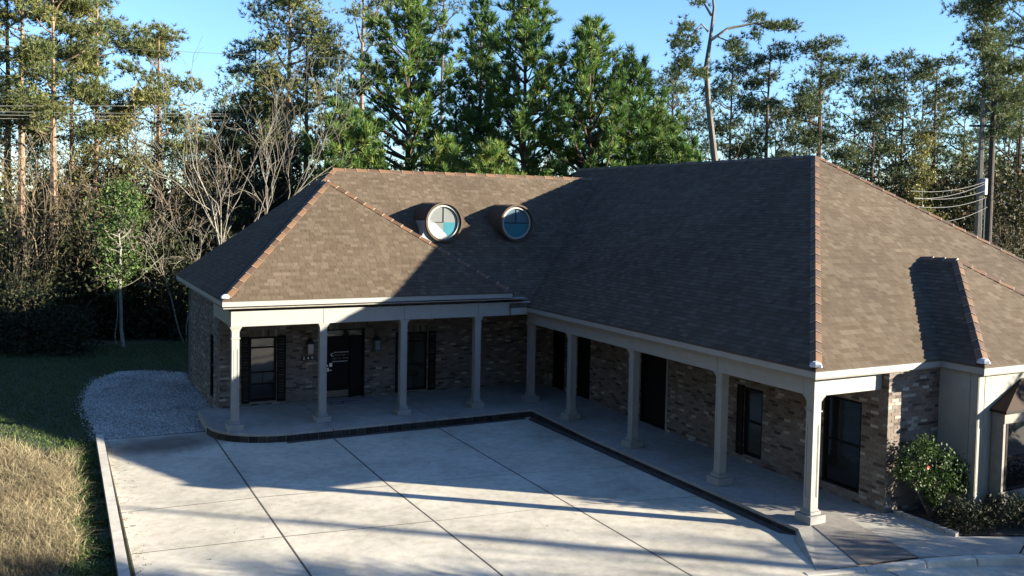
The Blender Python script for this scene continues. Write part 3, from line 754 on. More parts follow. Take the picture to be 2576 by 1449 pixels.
# right wing west wall; u runs south from y=2.8
ro = [(-3.09, -2.2, -.05, 2.2), (-.24, .56, -.05, 2.12), (3.40, 4.66, -.05, 2.12), (7.94, 8.60, .17, 1.93), (10.58, 11.66, .22, 2.26)]
ropen = [(y0+YWL, y1+YWL, c, d) for y0, y1, c, d in [(-1.9+.0, -1.1, -.05, 2.2), (-.24, .56, -.05, 2.12), (3.40, 4.66, -.05, 2.12), (7.94, 8.60, .17, 1.93), (10.58, 11.66, .22, 2.26)]]
wall('brick_wall', (XWR, YWL), (0, -1), YWL+12.35, 0.0, 3.05, (-1, 0), ropen)
wall('brick_wall', (XWR, -12.35), (1, 0), 12.9-XWR, -.05, 3.05, (0, -1), [])
wall('stucco_wall', (12.9, -12.35), (0, -1), .95, -.05, 3.05, (-1, 0), [], skin=False)
wall('stucco_wall', (12.89, -13.30), (1, 0), 8.0, -.05, 3.05, (0, -1), [], skin=False)
wall('rear_wall', (22, -13), (0, 1), 27, -.2, 3.05, (1, 0), [], skin=False); wall('rear_wall', (22, 14), (-1, 0), 13, -.2, 3.05, (0, 1), [], skin=False)
wall('rear_wall', (9.0, 9.3), (-1, 0), 9.0, -.2, 3.5, (0, 1), [], skin=False)
C3 = np.array([b[0] for b in brick_full]); pp, dz = proj(C3); dist = np.linalg.norm(C3-CAM, axis=1)
occl = np.array([(b[0][1] < -12.3 and b[0][0] > 12.2) or (abs(b[0][0]-XWR) < .02 and not (-12.3 < b[0][1] < -11.7 or -10.5 < b[0][1] < -9.6)) for b in brick_full])
chosen = set(np.argsort(np.where((pp[:, 0] < 2570) & ~occl, dist, 1e9))[:290].tolist())
bmesh_cache = {}
for i, (c, U, Nn, ori, t, w) in enumerate(brick_full):
    hu, hz = (BL/2, BH/2) if ori == 0 else (BH/2, BL/2)
    if i in chosen:
        t = round(t*14)/14; key = (tuple(U), tuple(Nn), ori, t)
        if key not in bmesh_cache:
            G = Geo(); U3 = np.array([*U, 0]); N3 = np.array([*Nn, 0])
            V = BV[:, :1]*hu*U3+(BV[:, 1:2]*.012-.012)*N3+BV[:, 2:]*hz*np.array([0, 0, 1.]); G.add(V, BOXF, 0, t); bmesh_cache[key] = G.mesh('brick', [M_brick])
        link('brick', bmesh_cache[key], w, tuple(np.array(c)+np.array([*Nn, 0])*rng.uniform(-.002, .004)))
    else: brick_box(c, U, Nn, hu, hz, t, rng.uniform(-.002, .004))
V = np.array(bv_acc).reshape(-1, 3); n = len(bv_acc)
gb.add(V, (np.array(BOXF)[None]+np.arange(n)[:, None, None]*8).reshape(-1, 4), 0, np.repeat(bt_acc, 6))
obj('brickwork', gb, M_brick, bld, kind='stuff')

# windows and doors: local u along wall, n outward
def place(O, U, Nn):
    O = np.array(O, float); U3 = np.array([*U, 0.]); N3 = np.array([*Nn, 0.])
    Mx = np.stack([U3, N3, np.array([0, 0, 1.])], 1); return (Mx, np.array([O[0], O[1], 0.]))
def fix(g):  # mirror-safe: nothing needed, materials are two sided
    return g
def window(O, U, Nn, u0, u1, z0, z1, glassm, shutters=None, rows=(.28, .62), dark_low=False, lite=True, sillb=True):
    T = place(O, U, Nn); w = link('window', None, bld)
    g = Geo(); t = .05
    g.box((u0+.002, -.10, z0), (u0+t, -.02, z1), M=T); g.box((u1-t, -.10, z0), (u1-.002, -.02, z1), M=T)
    g.box((u0+t, -.10, z1-t), (u1-t, -.02, z1), M=T); g.box((u0+t, -.10, z0), (u1-t, -.02, z0+t), M=T); obj('frame', g, M_dark, w)
    H = z1-z0; a, b = u0+t, u1-t
    zz = [z0+t]+[z0+H*r_ for r_ in rows]+[z1-t]
    g = Geo()
    for r_ in rows: g.box((a, -.095, z0+H*r_-.022), (b, -.04, z0+H*r_+.022), M=T)
    obj('meeting_rail', g, M_dark, w)
    for k_, (c, d) in enumerate(zip(zz[:-1], zz[1:])):
        gm = M_glass if (dark_low and k_ == 0) else glassm
        cs = [(a, (a+b)/2-.006), ((a+b)/2+.006, b)] if (lite and not (k_ == 0 and dark_low) and k_ < 2) else [(a, b)]
        for (p_, q_) in cs:
            g = Geo(); g.box((p_, -.085, c+.0225), (q_, -.078, d-.0225), M=T); obj('pane', g, gm, w)
        if len(cs) > 1:
            g = Geo(); g.box(((a+b)/2-.006, -.09, c+.022), ((a+b)/2+.006, -.06, d-.022), M=T); obj('muntin', g, M_dark, w)
    g = Geo(); g.box((u0, -.19, z0), (u1, -.17, z1), M=T); obj('backing', g, M_dark, w)
    for sh in (shutters or []):
        s0, s1 = sh; g = Geo(); g.box((s0, .002, z0-.03), (s0+.04, .042, z1+.02), M=T); g.box((s1-.04, .002, z0-.03), (s1, .042, z1+.02), M=T)
        for zc in (z0-.03, (z0+z1)/2-.04, z1-.04): g.box((s0+.04, .002, zc), (s1-.04, .042, zc+.06), M=T)
        n_ = int((z1-z0)/.05)
        so = obj('shutter', g, M_dark, w)
        g2 = Geo()
        for i in range(n_):
            zc = z0+.03+i*(z1-z0-.06)/n_; g2.box((s0+.041, .008, zc), (s1-.041, .03, zc+.034), M=T)
        obj('louvre', g2, M_dark, w, kind='stuff')
    return w
WL = ((0, YWL), (1, 0), (0, -1)); WR = ((XWR, 0), (0, -1), (-1, 0)); WW = ((.05, 0), (0, -1), (-1, 0))
window(*WL, .95, 1.77, .20, 2.24, M_glass_warm, [(.70, .94), (1.79, 2.06)], rows=(.27, .45, .83), dark_low=True)
window(*WL, 5.97, 6.86, .17, 2.15, M_glass_warm, [(5.72, 5.95), (6.90, 7.17)], rows=(.44, .84))
window(*WW, -4.62, -3.95, .12, 2.2, M_glass, None, rows=(.5,))
window(*WR, 7.94, 8.60, .17, 1.93, M_glass_warm, [(7.70, 7.93)], rows=(.5,), lite=False)
window(*WR, 10.58, 11.66, .22, 2.26, M_glass, None, rows=(.5,), lite=False)
def door(O, U, Nn, u0, u1, z0, z1, leaf, frame_col=M_dark, detail=False):
    T = place(O, U, Nn); dn = -.15
    d = link('door', None, bld)
    g = Geo(); t = .045
    g.box((u0, -.19, z0), (u0+t, -.01, z1), M=T); g.box((u1-t, -.19, z0), (u1, -.01, z1), M=T); g.box((u0+t, -.19, z1-t), (u1-t, -.01, z1), M=T)
    if leaf[1] < u1-.1: g.box((leaf[1]+.01, -.19, z0), (leaf[1]+.055, -.03, leaf[3]), M=T)
    obj('door_frame', g, M_dark, d)
    g = Geo(); g.box((leaf[0], -.16, leaf[2]), (leaf[1], -.11, leaf[3]), M=T); lf = obj('door_leaf', g, M_door, d)
    if leaf[3] < z1-.1:
        g = Geo(); g.box((u0+t, -.15, leaf[3]+.05), (u1-t, -.135, z1-t), M=T); obj('transom_pane', g, M_glass_warm, d)
        g = Geo(); g.box((u0+t, -.18, leaf[3]+.0), (u1-t, -.06, leaf[3]+.05), M=T); obj('transom_bar', g, M_dark, d)
    if leaf[1] < u1-.1:
        g = Geo(); g.box((leaf[1]+.06, -.15, z0+.05), (u1-t, -.13, leaf[3]), M=T); obj('sidelight', g, M_door, d)
    g = Geo(); g.box((leaf[0]+.02, -.11, leaf[2]+.02), (leaf[1]-.02, -.104, leaf[2]+.24), M=T)
    if detail: obj('kick_plate', g, M_kick, d)
    if detail:
        g = Geo(); g.box((leaf[0]+.05, -.11, .98), (leaf[0]+.10, -.085, 1.10), M=T); g.box((leaf[0]+.06, -.085, 1.01), (leaf[0]+.19, -.06, 1.035), M=T)
        obj('lever_handle', g, M_metal, d)
        g = Geo(); g.box((leaf[0]+.13, -.11, 1.13), (leaf[0]+.22, -.106, 1.25), M=T); obj('door_sticker', g, M_letter, d)
        g = Geo(); g.box((leaf[0]+.045, -.11, 1.15), (leaf[0]+.085, -.09, 1.19), M=T); obj('deadbolt', g, M_metal, d)
    g = Geo(); g.box((u0, -.198, z0), (u1, -.19, z1), M=T); obj('backing', g, M_door, d)
    return d
dr = door(*WL, 3.33, 4.66, .085, 2.36, (3.375, 4.16, .10, 2.07), detail=True)
door(*WR, -.24, .56, .05, 2.12, (-.195, .515, .06, 2.08))
door(*WR, 3.40, 4.66, .0, 2.12, (3.45, 4.61, .01, 2.08))
door(*WR, -1.9, -1.1, .08, 2.2, (-1.855, -1.145, .09, 2.15))
g = Geo(); T = place(*WR); g.box((4.665, .001, .0), (4.74, .012, 2.15), M=T); obj('door_casing', g, M_cream, bld)

def text(name, s, size, m, Mx, parent=None, align='CENTER', ext=.002, **props):
    cu = bpy.data.curves.new('t', 'FONT'); cu.body = s; cu.size = size; cu.extrude = ext; cu.align_x = align; cu.align_y = 'CENTER'; cu.resolution_u = 3
    o = bpy.data.objects.new('t', cu); COL.objects.link(o); bpy.context.view_layer.update()
    me = bpy.data.meshes.new_from_object(o.evaluated_get(bpy.context.evaluated_depsgraph_get())); bpy.data.objects.remove(o)
    me.transform(Matrix(Mx)); me.materials.clear(); me.materials.append(m); me.name = name
    return link(name, me, parent, **props)
def frontM(x, y, z): return [[1, 0, 0, x], [0, 0, -1, y], [0, 1, 0, z], [0, 0, 0, 1]]   # text faces -Y
sgn = empty('house_number_sign', 'small black plaque with white italic numerals 240 on the brick beside the door', 'sign', (2.77, YWL, 1.48))
g = Geo(); g.box((-.23, -.03, -.075), (.23, -.004, .075)); o = obj('plaque', g, M_black, sgn); bevel(o, .03, 2)
for i, ch in enumerate('240'): text('numeral', ch, .13, M_letter, frontM(-.135+i*.135, -.034, 0), sgn)
yl = YWL-.112
text('lettering', 'C', .15, M_letter, frontM(3.53, YWL-.106, 1.55), dr)
def print_row(x0, x1, z, h, m, seed):
    """a line of print too small to read in the photograph: uneven little strokes grouped like words"""
    rr = np.random.default_rng(seed); g = Geo(); x = x0
    while x < x1:
        if rr.uniform() < .12: x += h*.6; continue
        w = h*rr.uniform(.12, .22); g.box((x, YWL-.107, z-h/2), (x+w, YWL-.1045, z+h/2*rr.uniform(.6, 1)))
        if rr.uniform() < .6: zz = z+h*rr.uniform(-.4, .2); g.box((x+w, YWL-.107, zz), (x+w+h*.3, YWL-.1045, zz+h*.16))
        x += h*rr.uniform(.45, .7)
    obj('lettering', g, m, dr)
print_row(3.60, 4.10, 1.63, .036, M_letter, 1)
print_row(3.62, 4.10, 1.54, .055, M_kick, 2)
print_row(3.52, 4.10, 1.43, .055, M_kick, 3)
print_row(3.55, 4.05, 1.33, .036, M_letter, 4)
mt = empty('doormat', 'pale grey printed doormat with dark border in front of the entrance door', 'doormat', (4.05, 2.2, .088))
g = Geo(); g.box((-.78, -.42, 0), (.78, .42, .012)); obj('mat_body', g, M_mat, mt)
g = Geo()
for a_, b_ in (((-.78, -.42), (.78, -.395)), ((-.78, .395), (.78, .42)), ((-.78, -.395), (-.755, .395)), ((.755, -.395), (.78, .395))): g.box((*a_, .012), (*b_, .015))
for y0 in (-.05, .1): g.box((-.25, y0, .012), (.25, y0+.03, .015))
for i in range(20):
    a = i*2*math.pi/20; x, y = -.48+.2*math.cos(a), .02+.17*math.sin(a); g.box((x-.03, y-.025, .012), (x+.03, y+.025, .015))
obj('mat_print', g, M_letter_dark, mt)
def lantern(x, z, label):
    l = empty('wall_lantern', label, 'lantern', (x, YWL, z), group='carriage lanterns either side of the entrance door')
    g = Geo(); g.box((-.03, -.03, .12), (.03, 0, .42)); 
    for s in (-1, 1): g.tube([(s*.02, -.02, .42), (s*.09, -.07, .50), (s*.05, -.14, .55), (0, -.16, .50)], .01, 5)
    g.tube([(0, -.16, .52), (0, -.16, .3)], .012, 5); obj('bracket', g, M_black, l)
    g = Geo(); V = []; 
    for r_, h in ((.12, .18), (.09, .25), (.035, .32)):
        V += [(-r_, -.16-r_, h), (r_, -.16-r_, h), (r_, -.16+r_, h), (-r_, -.16+r_, h)]
    g.add(V, [[j*4+i, j*4+(i+1) % 4, (j+1)*4+(i+1) % 4, (j+1)*4+i] for j in range(2) for i in range(4)]+[[8, 9, 10, 11], [3, 2, 1, 0]]); obj('hood', g, M_black, l)
    g = Geo()
    for sx in (-1, 1):
        for sy in (-1, 1): g.box((sx*.095-.008, -.16+sy*.095-.008, -.14), (sx*.095+.008, -.16+sy*.095+.008, .18))
    g.box((-.105, -.265, -.16), (.105, -.055, -.14)); obj('cage', g, M_black, l)
    g = Geo(); g.box((-.085, -.245, -.14), (.085, -.075, .175)); obj('glass', g, M_lantern, l)
lantern(2.80, 1.78, 'black carriage lantern on the brick wall just above the 240 plaque')
lantern(5.02, 1.78, 'black carriage lantern on the brick between the entrance door and the shuttered window')

# round dormers
def dormer(cx, cz, r, yf, yb, apron, teal):
    d = link('round_dormer', None, bld); n = 40
    an = np.linspace(0, 2*math.pi, n, endpoint=False); g = Geo()
    F = [[i, (i+1) % n, (i+1) % n+n, i+n] for i in range(n)]
    def ring(rr, y): return np.stack([cx+rr*np.cos(an), np.full(n, y), cz+rr*np.sin(an)], 1)
    g.add(np.vstack([ring(r, yf-.10), ring(r, yb)]), F, 0, .3); g.add(np.vstack([ring(r, yf-.10), ring(r-.055, yf-.10)]), F, 0, .3); g.add(np.vstack([ring(r-.055, yf-.10), ring(r-.055, yb)]), F, 0, .3)
    obj('dormer_hood', g, M_shingle, d, smooth=True)
    g = Geo()
    for k_ in range(6):   # shingle courses on the hood
        y = yf+.12+k_*.2; g.add(np.vstack([ring(r+.003, y), ring(r+.013, y), ]), F, 0, .15); g.add(np.vstack([ring(r+.013, y), ring(r+.004, y+.19)]), F, 0, .25+.1*(k_ % 2))
    obj('hood_course', g, M_shingle, d, smooth=True)
    g = Geo(); R1, R2, R3 = r-.057, r-.085, r-.145
    g.add(np.vstack([ring(R1, yf+.02), ring(R2, yf+.02)]), F); g.add(np.vstack([ring(R2, yf+.02), ring(R2, yf-.035)]), F)
    g.add(np.vstack([ring(R2, yf-.035), ring(R3, yf-.035)]), F); g.add(np.vstack([ring(R3, yf-.035), ring(R3, yf+.06)]), F)
    obj('round_frame', g, M_cream, d, smooth=False)
    if apron:
        g = Geo(); zb_ = cz-r-.02
        pts = [(cx-r-.20, zb_+.0), (cx+.25, zb_-.0), (cx+.1, cz-r*.6), (cx-r*.5, cz), (cx-r+.03, cz+.1), (cx-r-.02, cz+.02), (cx-r-.02, cz-.25), (cx-r-.08, cz-.42)]
        V = [(x, yf+.005, z) for x, z in pts]+[(x, yf+.9, z) for x, z in pts]; k2 = len(pts)
        g.poly(V[:k2]); g.add(V, [[i, (i+1) % k2, (i+1) % k2+k2, i+k2] for i in range(k2)]); obj('apron', g, M_cream, d)
    # panes, four lights
    def pane(a0, a1, m, y=.03):
        g = Geo(); aa = np.linspace(a0, a1, 11); P = [(cx, yf+y, cz)]+[(cx+R3*math.cos(a), yf+y, cz+R3*math.sin(a)) for a in aa]
        g.add(P, [[0, i, i+1] for i in range(1, 11)]); obj('pane', g, m, d)
    hp = math.pi/2
    pane(0, hp, M_glass_pale if not teal else M_glass_tealdark); pane(hp, 2*hp, M_glass_pale if not teal else M_glass_tealdark)  # each pane colour paints its share of the reflection
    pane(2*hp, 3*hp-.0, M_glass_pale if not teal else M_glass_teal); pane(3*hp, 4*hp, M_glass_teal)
    g = Geo(); g.box((cx-.006, yf+.005, cz+.009), (cx+.006, yf+.028, cz+R3)); g.box((cx-R3, yf+.005, cz-.009), (cx+(.009 if not teal else R3), yf+.0281, cz+.009)); obj('muntin', g, M_dark, d)
dormer(7.08, 5.88, .66, 2.05, 3.9, True, False)
dormer(9.83, 5.88, .64, 2.10, 3.9, False, True)

# projecting window bay at the far right
bx0, bx1, by0 = 13.36, 17.4, -13.60
bay = link('window_bay', None, bld)
g = Geo(); g.box((bx0, by0, 2.02), (bx1, -13.31, 2.24)); g.box((bx0, by0, .0), (bx1, -13.31, .55)); g.box((bx0, by0+.02, .55), (bx0+.08, -13.31, 2.02)); obj('bay_frame', g, M_soffit, bay)
g = Geo(); g.box((bx0+.08, by0+.06, .55), (bx1, by0+.08, 2.02)); obj('pane', g, M_glass, bay)
g = Geo()
for x in (bx0+.085, bx0+1.2, bx0+2.3): g.box((x, by0+.01, .55), (x+.06, by0+.06, 2.02))
g.box((bx0+.2, by0+.012, 1.22), (bx1, by0+.059, 1.27)); g.box((bx0+.2, by0+.012, .55), (bx1, by0+.059, .60)); obj('bay_sash', g, M_dark, bay)
g = Geo(); e = .08
V = [(bx0-e, by0-e, 2.30), (bx1+e, by0-e, 2.30), (bx1+e, -13.31, 2.30), (bx0-e, -13.31, 2.30), (bx0+.95, -13.31, 2.88), (bx1-.6, -13.31, 2.88)]
g.add(V, [[0, 1, 2, 3]]); g.add(V, [[0, 1, 5, 4]]); g.add(V, [[0, 4, 3], [1, 2, 5]]); obj('bay_roof', g, M_awning, bay)
g = Geo(); g.box((bx0-e, by0-e, 2.245), (bx1+e, -13.311, 2.299)); obj('bay_fascia', g, M_dark, bay)

# ------------------------------------------------------------------ vegetation
def normv(a): return a/(np.linalg.norm(a, axis=-1, keepdims=True)+1e-9)
def tufts(g, P, D, L, K, w, spread, tone, r=rng, mat_=0):
    n = len(P)
    if n == 0: return
    d = normv(D[:, None]*1.0 + r.normal(0, spread, (n, K, 3)))
    LL = (L if np.ndim(L) else np.full(n, L))[:, None, None]*r.uniform(.7, 1.15, (n, K, 1))
    side = normv(np.cross(d, r.normal(0, 1, (n, K, 3))))*w/2
    b = P[:, None]+d*LL*.08; V = np.stack([b-side, b+side, P[:, None]+d*LL+side*.2], 2)
    F = np.arange(n*K*3).reshape(-1, 3)
    t = np.clip(np.repeat(tone, K)+r.normal(0, .10, n*K), 0, 1)
    g.add(V.reshape(-1, 3), F, mat_, t)
def leaves(g, P, size, tone, r=rng, mat_=0, asp=.5):
    n = len(P); a = normv(r.normal(0, 1, (n, 3))); b = normv(np.cross(a, r.normal(0, 1, (n, 3))))
    S = (size*r.uniform(.6, 1.3, n))[:, None]
    V = np.stack([P-a*S, P+b*S*asp, P+a*S, P-b*S*asp], 1); g.add(V.reshape(-1, 3), np.arange(n*4).reshape(-1, 4), mat_, tone)

def curve_path(p, d, L, n, bend, r, grav=0.0):
    P = [np.array(p, float)]; d = normv(np.array(d, float)); st = L/n
    for i in range(n):
        d = normv(d + r.normal(0, bend, 3)+np.array([0, 0, grav])); P.append(P[-1]+d*st)
    return np.array(P)

WIDE = 1.65
def build_pine(name, H, Rc, base, style, r, lean=(0, 0), nm=None, bark=None, trunk_r=None, ntuft=1800, nw=.03, tl=.26, K=14, tone0=.45, far=False, one_sided=0, tseg=8):
    """returns trunk mesh, branch mesh and crown mesh at the origin"""
    gt, gb_, gc = Geo(), Geo(), Geo()
    tr = trunk_r or H*.012+.03
    zs = np.linspace(0, 1, tseg+1); w = np.cumsum(r.normal(0, .006*H/ tseg*2, (tseg+1, 2)), 0); w -= w[0]
    TP = np.stack([w[:, 0]+lean[0]*zs, w[:, 1]+lean[1]*zs, zs*H], 1)
    rad = tr*(1-zs*.85); rad[0] *= 1.15
    gt.tube(TP, rad, 9 if not far else 6, 0, .5)
    def tp(t): return np.array([np.interp(t, zs, TP[:, i]) for i in range(3)])
    tipsP, tipsD = [], []
    if style == 'young':
        nwh = int((1-base)*H/.62)
        for k_ in range(nwh):
            t = base+(1-base)*(k_+.5)/nwh; c = tp(t); rel = (t-base)/(1-base)
            prof = (1-rel**1.7)*.92*(.75+.25*min(1, rel*3)); nb = r.integers(5, 8); a0 = r.uniform(0, 6.28)
            for j in range(nb):
                a = a0+j*6.283/nb+r.normal(0, .3); L = (Rc*prof*r.uniform(.55, 1.25)+.35)*WIDE
                el = r.uniform(.05, .35)+rel*.6; d = (math.cos(a)*math.cos(el), math.sin(a)*math.cos(el), math.sin(el))
                bp = curve_path(c, d, L, 4, .10, r, .10)
                gb_.tube(bp, np.linspace(max(.018, .022*L), .008, 5), 4, 0, .3, cap=False)
                ns = max(3, int(L*4.2))
                for q in range(ns):
                    s = r.uniform(.25, 1.0); b0 = np.array([np.interp(s*4, range(5), bp[:, i]) for i in range(3)])
                    l2 = r.uniform(.2, .55)*min(1, .4+L*.25)*(1.2-s*.5); dd = normv(np.array(d)*.6+r.normal(0, .6, 3)+np.array([0, 0, .45]))
                    e = b0+dd*l2; tipsP += [e, b0+dd*l2*.45]; tipsD += [normv(dd+np.array([0, 0, .5]))]*2
                tipsP.append(bp[-1]); tipsD.append(normv(np.array(d)+np.array([0, 0, .9])))
        tipsP.append(TP[-1]); tipsD.append(np.array([0, 0, 1.]))
    else:
        nl = r.integers(14, 20) if style == 'tall' else r.integers(9, 13)
        for k_ in range(nl):
            rel = (k_+r.uniform(.2, .8))/nl; t = base+(1-base)*rel**.9; c = tp(min(t, .99))
            prof = math.sin(math.pi*min(1, .18+rel*.80))**.7; L = Rc*prof*r.uniform(.6, 1.2)+.4
            a = r.uniform(0, 6.283); el = r.uniform(-.05, .45)+rel*.35; d = np.array([math.cos(a)*math.cos(el), math.sin(a)*math.cos(el), math.sin(el)])
            bp = curve_path(c, d, L, 5, .22, r, .04)
            gb_.tube(bp, np.linspace(max(.03, .028*L), .012, 6), 5, 0, .35, cap=False)
            nc = max(2, int(L*1.5))
            for q in range(nc):
                s = r.uniform(.45, 1.0); b0 = np.array([np.interp(s*5, range(6), bp[:, i]) for i in range(3)])
                l2 = r.uniform(.3, .9)*(.5+Rc*.18); dd = normv(d*.5+r.normal(0, .6, 3)+np.array([0, 0, .3])); e = b0+dd*l2
                gb_.tube([b0, (b0+e)/2+r.normal(0, .05, 3), e], [.018, .012, .006], 3, 0, .35, cap=False)
                m_ = max(3, int(ntuft/(nl*nc*1.15))); off = r.normal(0, 1, (m_, 3))*np.array([.50, .50, .24])*(.55+.12*Rc)
                tipsP += list(e+off); tipsD += list(normv(off*.8+np.array([0, 0, .5])))
    tipsP = np.array(tipsP); tipsD = np.array(tipsD)
    if style == 'young' and len(tipsP) > ntuft:
        k_ = r.choice(len(tipsP), ntuft, replace=False); tipsP, tipsD = tipsP[k_], tipsD[k_]
    cl_ = np.sin(tipsP[:, 0]*1.3+tipsP[:, 2]*.9)*np.cos(tipsP[:, 1]*1.7)*.16
    tone = np.clip(tone0+cl_+r.normal(0, .14, len(tipsP)), 0, 1)
    tufts(gc, tipsP, tipsD, tl, K, nw, .42 if style == 'young' else .7, tone, r)
    mn = nm or (M_needle_far if far else M_needle)
    return gt.mesh('trunk', [bark or M_bark]), gb_.mesh('branches', [bark or M_bark]), gc.mesh('crown', [mn])

PINE_GROUP = 'pines standing behind the office'
def place_tree(name, meshes, base, label, cat='tree', group=None, rz=0, sc=1, parts=('trunk', 'branches', 'crown')):
    t = empty(name, label, cat, tuple(base), group=group); t.rotation_euler[2] = rz; t.scale = (sc, sc, sc)
    for nm, me in zip(parts, meshes):
        if me is not None and len(me.vertices): link(nm, me, t)
    return t
def spot(px, ytop, d):
    p = at(px, 480, d); top = at(px, ytop, d)[2]; return (p[0], p[1], GZ-.05), top-GZ
def mpx(px, d): return px*d/FOC

# five young loblolly pines right behind the roof
r = np.random.default_rng(11)
for (px, yt, d, rpx, nt, base, lab, tn) in [
    (1020, -22, 50, 158, 3600, .17, 'tall bushy young pine behind the left dormer, broadest of the row', .52),
    (1204, 5, 54, 75, 1500, .22, 'slim dark young pine between the two bushiest pines', .36),
    (1312, -30, 50, 128, 3200, .17, 'full young pine reaching the top of the photo behind the right dormer', .5),
    (1482, 72, 49, 150, 3600, .10, 'wide bushy pine with lower top right of the dormers', .46),
    (1590, 165, 50, 115, 2200, .10, 'short spreading pine leaning right at the end of the bushy row', .46),
    (852, 285, 46, 62, 1100, .1, 'small young pine at the left end of the bushy row', .5),
    (905, 330, 46, 60, 900, .1, 'low bushy pine poking above the left roof ridge', .55),
    (1110, 375, 46, 70, 900, .1, 'low bright pine just above the ridge between the dormers', .6),
    (1240, 385, 45, 60, 700, .1, 'lowest pine tuft above the main ridge line', .6),
    (1712, 372, 47, 48, 700, .1, 'small dark pine rising over the dark right roof ridge', .35),
    (1655, 300, 50, 70, 900, .1, 'yellow-green young pine beside the gaunt half-bare pine', .6)]:
    b, H = spot(px, yt, d)
    base_ = max(base, (at(px, 432, d)[2]-GZ)/H-.12) if H > 9 else .3
    ms = build_pine('p', H, mpx(rpx, d)*.95, min(base_, .6) if H < 12 else base_*.8, 'young', r, ntuft=int(nt*1.6), nw=.05, tl=.46, K=15, tone0=tn+.12, trunk_r=H*.0125)
    place_tree('pine_tree', ms, b, lab, 'pine tree', PINE_GROUP)

# tall forest pines with clear trunks
for (px, yt, d, rpx, nt, base, lab, tr) in [
    (722, -25, 50, 120, 1500, .47, 'tall pine with clear brown trunk left of the bushy pines', .30),
    (768, 90, 52, 90, 900, .55, 'pine with twin-looking trunk close beside the tall clear pine', .26),
    (912, -60, 60, 95, 800, .62, 'sparse tall pine rising above the bushy row, branches against the sky', .30),
    (640, 118, 52, 70, 800, .55, 'shorter pine left of the clear-trunked tall pine', .2),
    (398, 92, 47, 90, 1300, .52, 'dome-topped pine standing alone against the sky at left', .32),
    (242, -10, 46, 80, 1200, .50, 'tall open pine second from the left sky gap', .24),
    (132, -30, 44, 110, 1500, .52, 'large bright green pine near the upper left corner', .30),
    (50, -60, 44, 80, 1200, .50, 'tall pine trunk at the left edge with high crown', .30),
    (18, -60, 46, 80, 1000, .5, 'leaning pine trunk at the extreme left edge', .3),
    (185, -50, 49, 85, 900, .55, 'pale pine behind the large bright green pine', .2),
    (1110, -30, 64, 60, 500, .7, 'wispy pine top behind the broadest bushy pine', .2),
    (1690, 180, 64, 45, 420, .6, 'thin grey-green pine left of the gaunt pine', .14),
    (1835, 160, 60, 50, 800, .5, 'round-topped pine just right of the gaunt pine', .2),
    (1925, 122, 60, 62, 900, .45, 'spiky pine with open rising limbs over the dark roof', .24),
    (2058, 134, 56, 78, 1300, .45, 'dense pine with dark trunk above the roof peak', .34),
    (2190, 158, 60, 60, 800, .45, 'pine with two rounded tops right of the roof peak', .2),
    (2262, 156, 62, 55, 700, .45, 'middle pine of the group right of the roof peak', .2),
    (2345, 160, 60, 60, 900, .45, 'flat-topped pine before the big corner pine', .22),
    (2462, -60, 50, 105, 1900, .52, 'big straight pine with thick grey trunk near the right edge', .27),
    (2560, -40, 56, 90, 1300, .45, 'pine crown cut by the right edge of the photo', .2),
    (2530, 120, 62, 70, 900, .35, 'slim pine behind the utility pole', .15)]:
    b, H = spot(px, yt, d)
    ms = build_pine('p', H, mpx(rpx, d), base, 'tall', r, ntuft=int(nt*1.75), nw=.042, tl=.30, K=11, tone0=.72 if px < 1000 else .45, far=True, trunk_r=tr, tseg=10, bark=M_pale if px == 2462 else (M_barklit if px < 1000 else None))  # left trunks take the bark with sunlight in its colour
    place_tree('pine_tree', ms, b, lab, 'pine tree', 'tall clear-trunked pines round the office')

# the gaunt pine with one long level limb
d = 50; b, H = spot(1790, -40, d); b = np.array(b); gt, gb_, gc = Geo(), Geo(), Geo()
def L_(px, py, dd=0): return at(px, py, d+dd)-b
gt.tube([L_(1800, 900)*0+np.array([0, 0, 0]), L_(1800, 420), L_(1782, 260), L_(1776, 170), L_(1788, 90), L_(1796, 20), L_(1790, -45)], [.26, .19, .155, .14, .10, .075, .04], 9, 0, .35)
limbs = [([(1790, 100), (1830, 72), (1900, 58), (1960, 78), (2003, 66)], .10), ([(1782, 80), (1765, 60), (1735, 92), (1700, 150)], .07), ([(1778, 165), (1745, 190), (1710, 205)], .06),
         ([(1790, 40), (1772, 10), (1745, -20)], .08), ([(1805, 92), (1835, 105), (1850, 118)], .05), ([(1775, 200), (1740, 175), (1715, 150)], .05)]
TP_, TD_ = [], []
limb_geo = []
for li, (pts, rr) in enumerate(limbs):
    gl_ = Geo(); limb_geo.append(gl_); gl_.tube([L_(x, y, li*.3-.8) for x, y in pts], np.linspace(rr, rr*.3, len(pts)), 6, 0, .8, cap=False)
for (cx, cy, rx, ry, n_) in [(1905, 48, 22, 14, 60), (1945, 66, 30, 12, 90), (1985, 66, 22, 14, 80), (1900, 85, 14, 16, 35), (1850, 118, 28, 24, 120), (1728, 75, 26, 22, 80), (1705, 110, 22, 26, 90), (1745, 110, 22, 16, 50), (1720, 160, 28, 18, 110), (1755, 185, 28, 14, 80), (1700, 190, 14, 12, 30), (1760, 8, 22, 8, 30)]:
    for _ in range(n_):
        o_ = r.normal(0, .5, 3); p_ = L_(cx+o_[0]*rx, cy+o_[1]*ry, o_[2]*1.6-.4); TP_.append(p_); TD_.append(normv(np.array([o_[0], o_[2], .5-o_[1]*.6])))
tufts(gc, np.array(TP_), np.array(TD_), .30, 12, .045, .6, r.uniform(.15, .6, len(TP_)), r)
gaunt = place_tree('pine_tree', (gt.mesh('trunk', [M_pale]), None, gc.mesh('crown', [M_needle_far])), b, 'gaunt half-bare pine with pale trunk and one long level limb to the right', 'pine tree')

for gl_ in limb_geo: obj('limb', gl_, M_pale, gaunt)
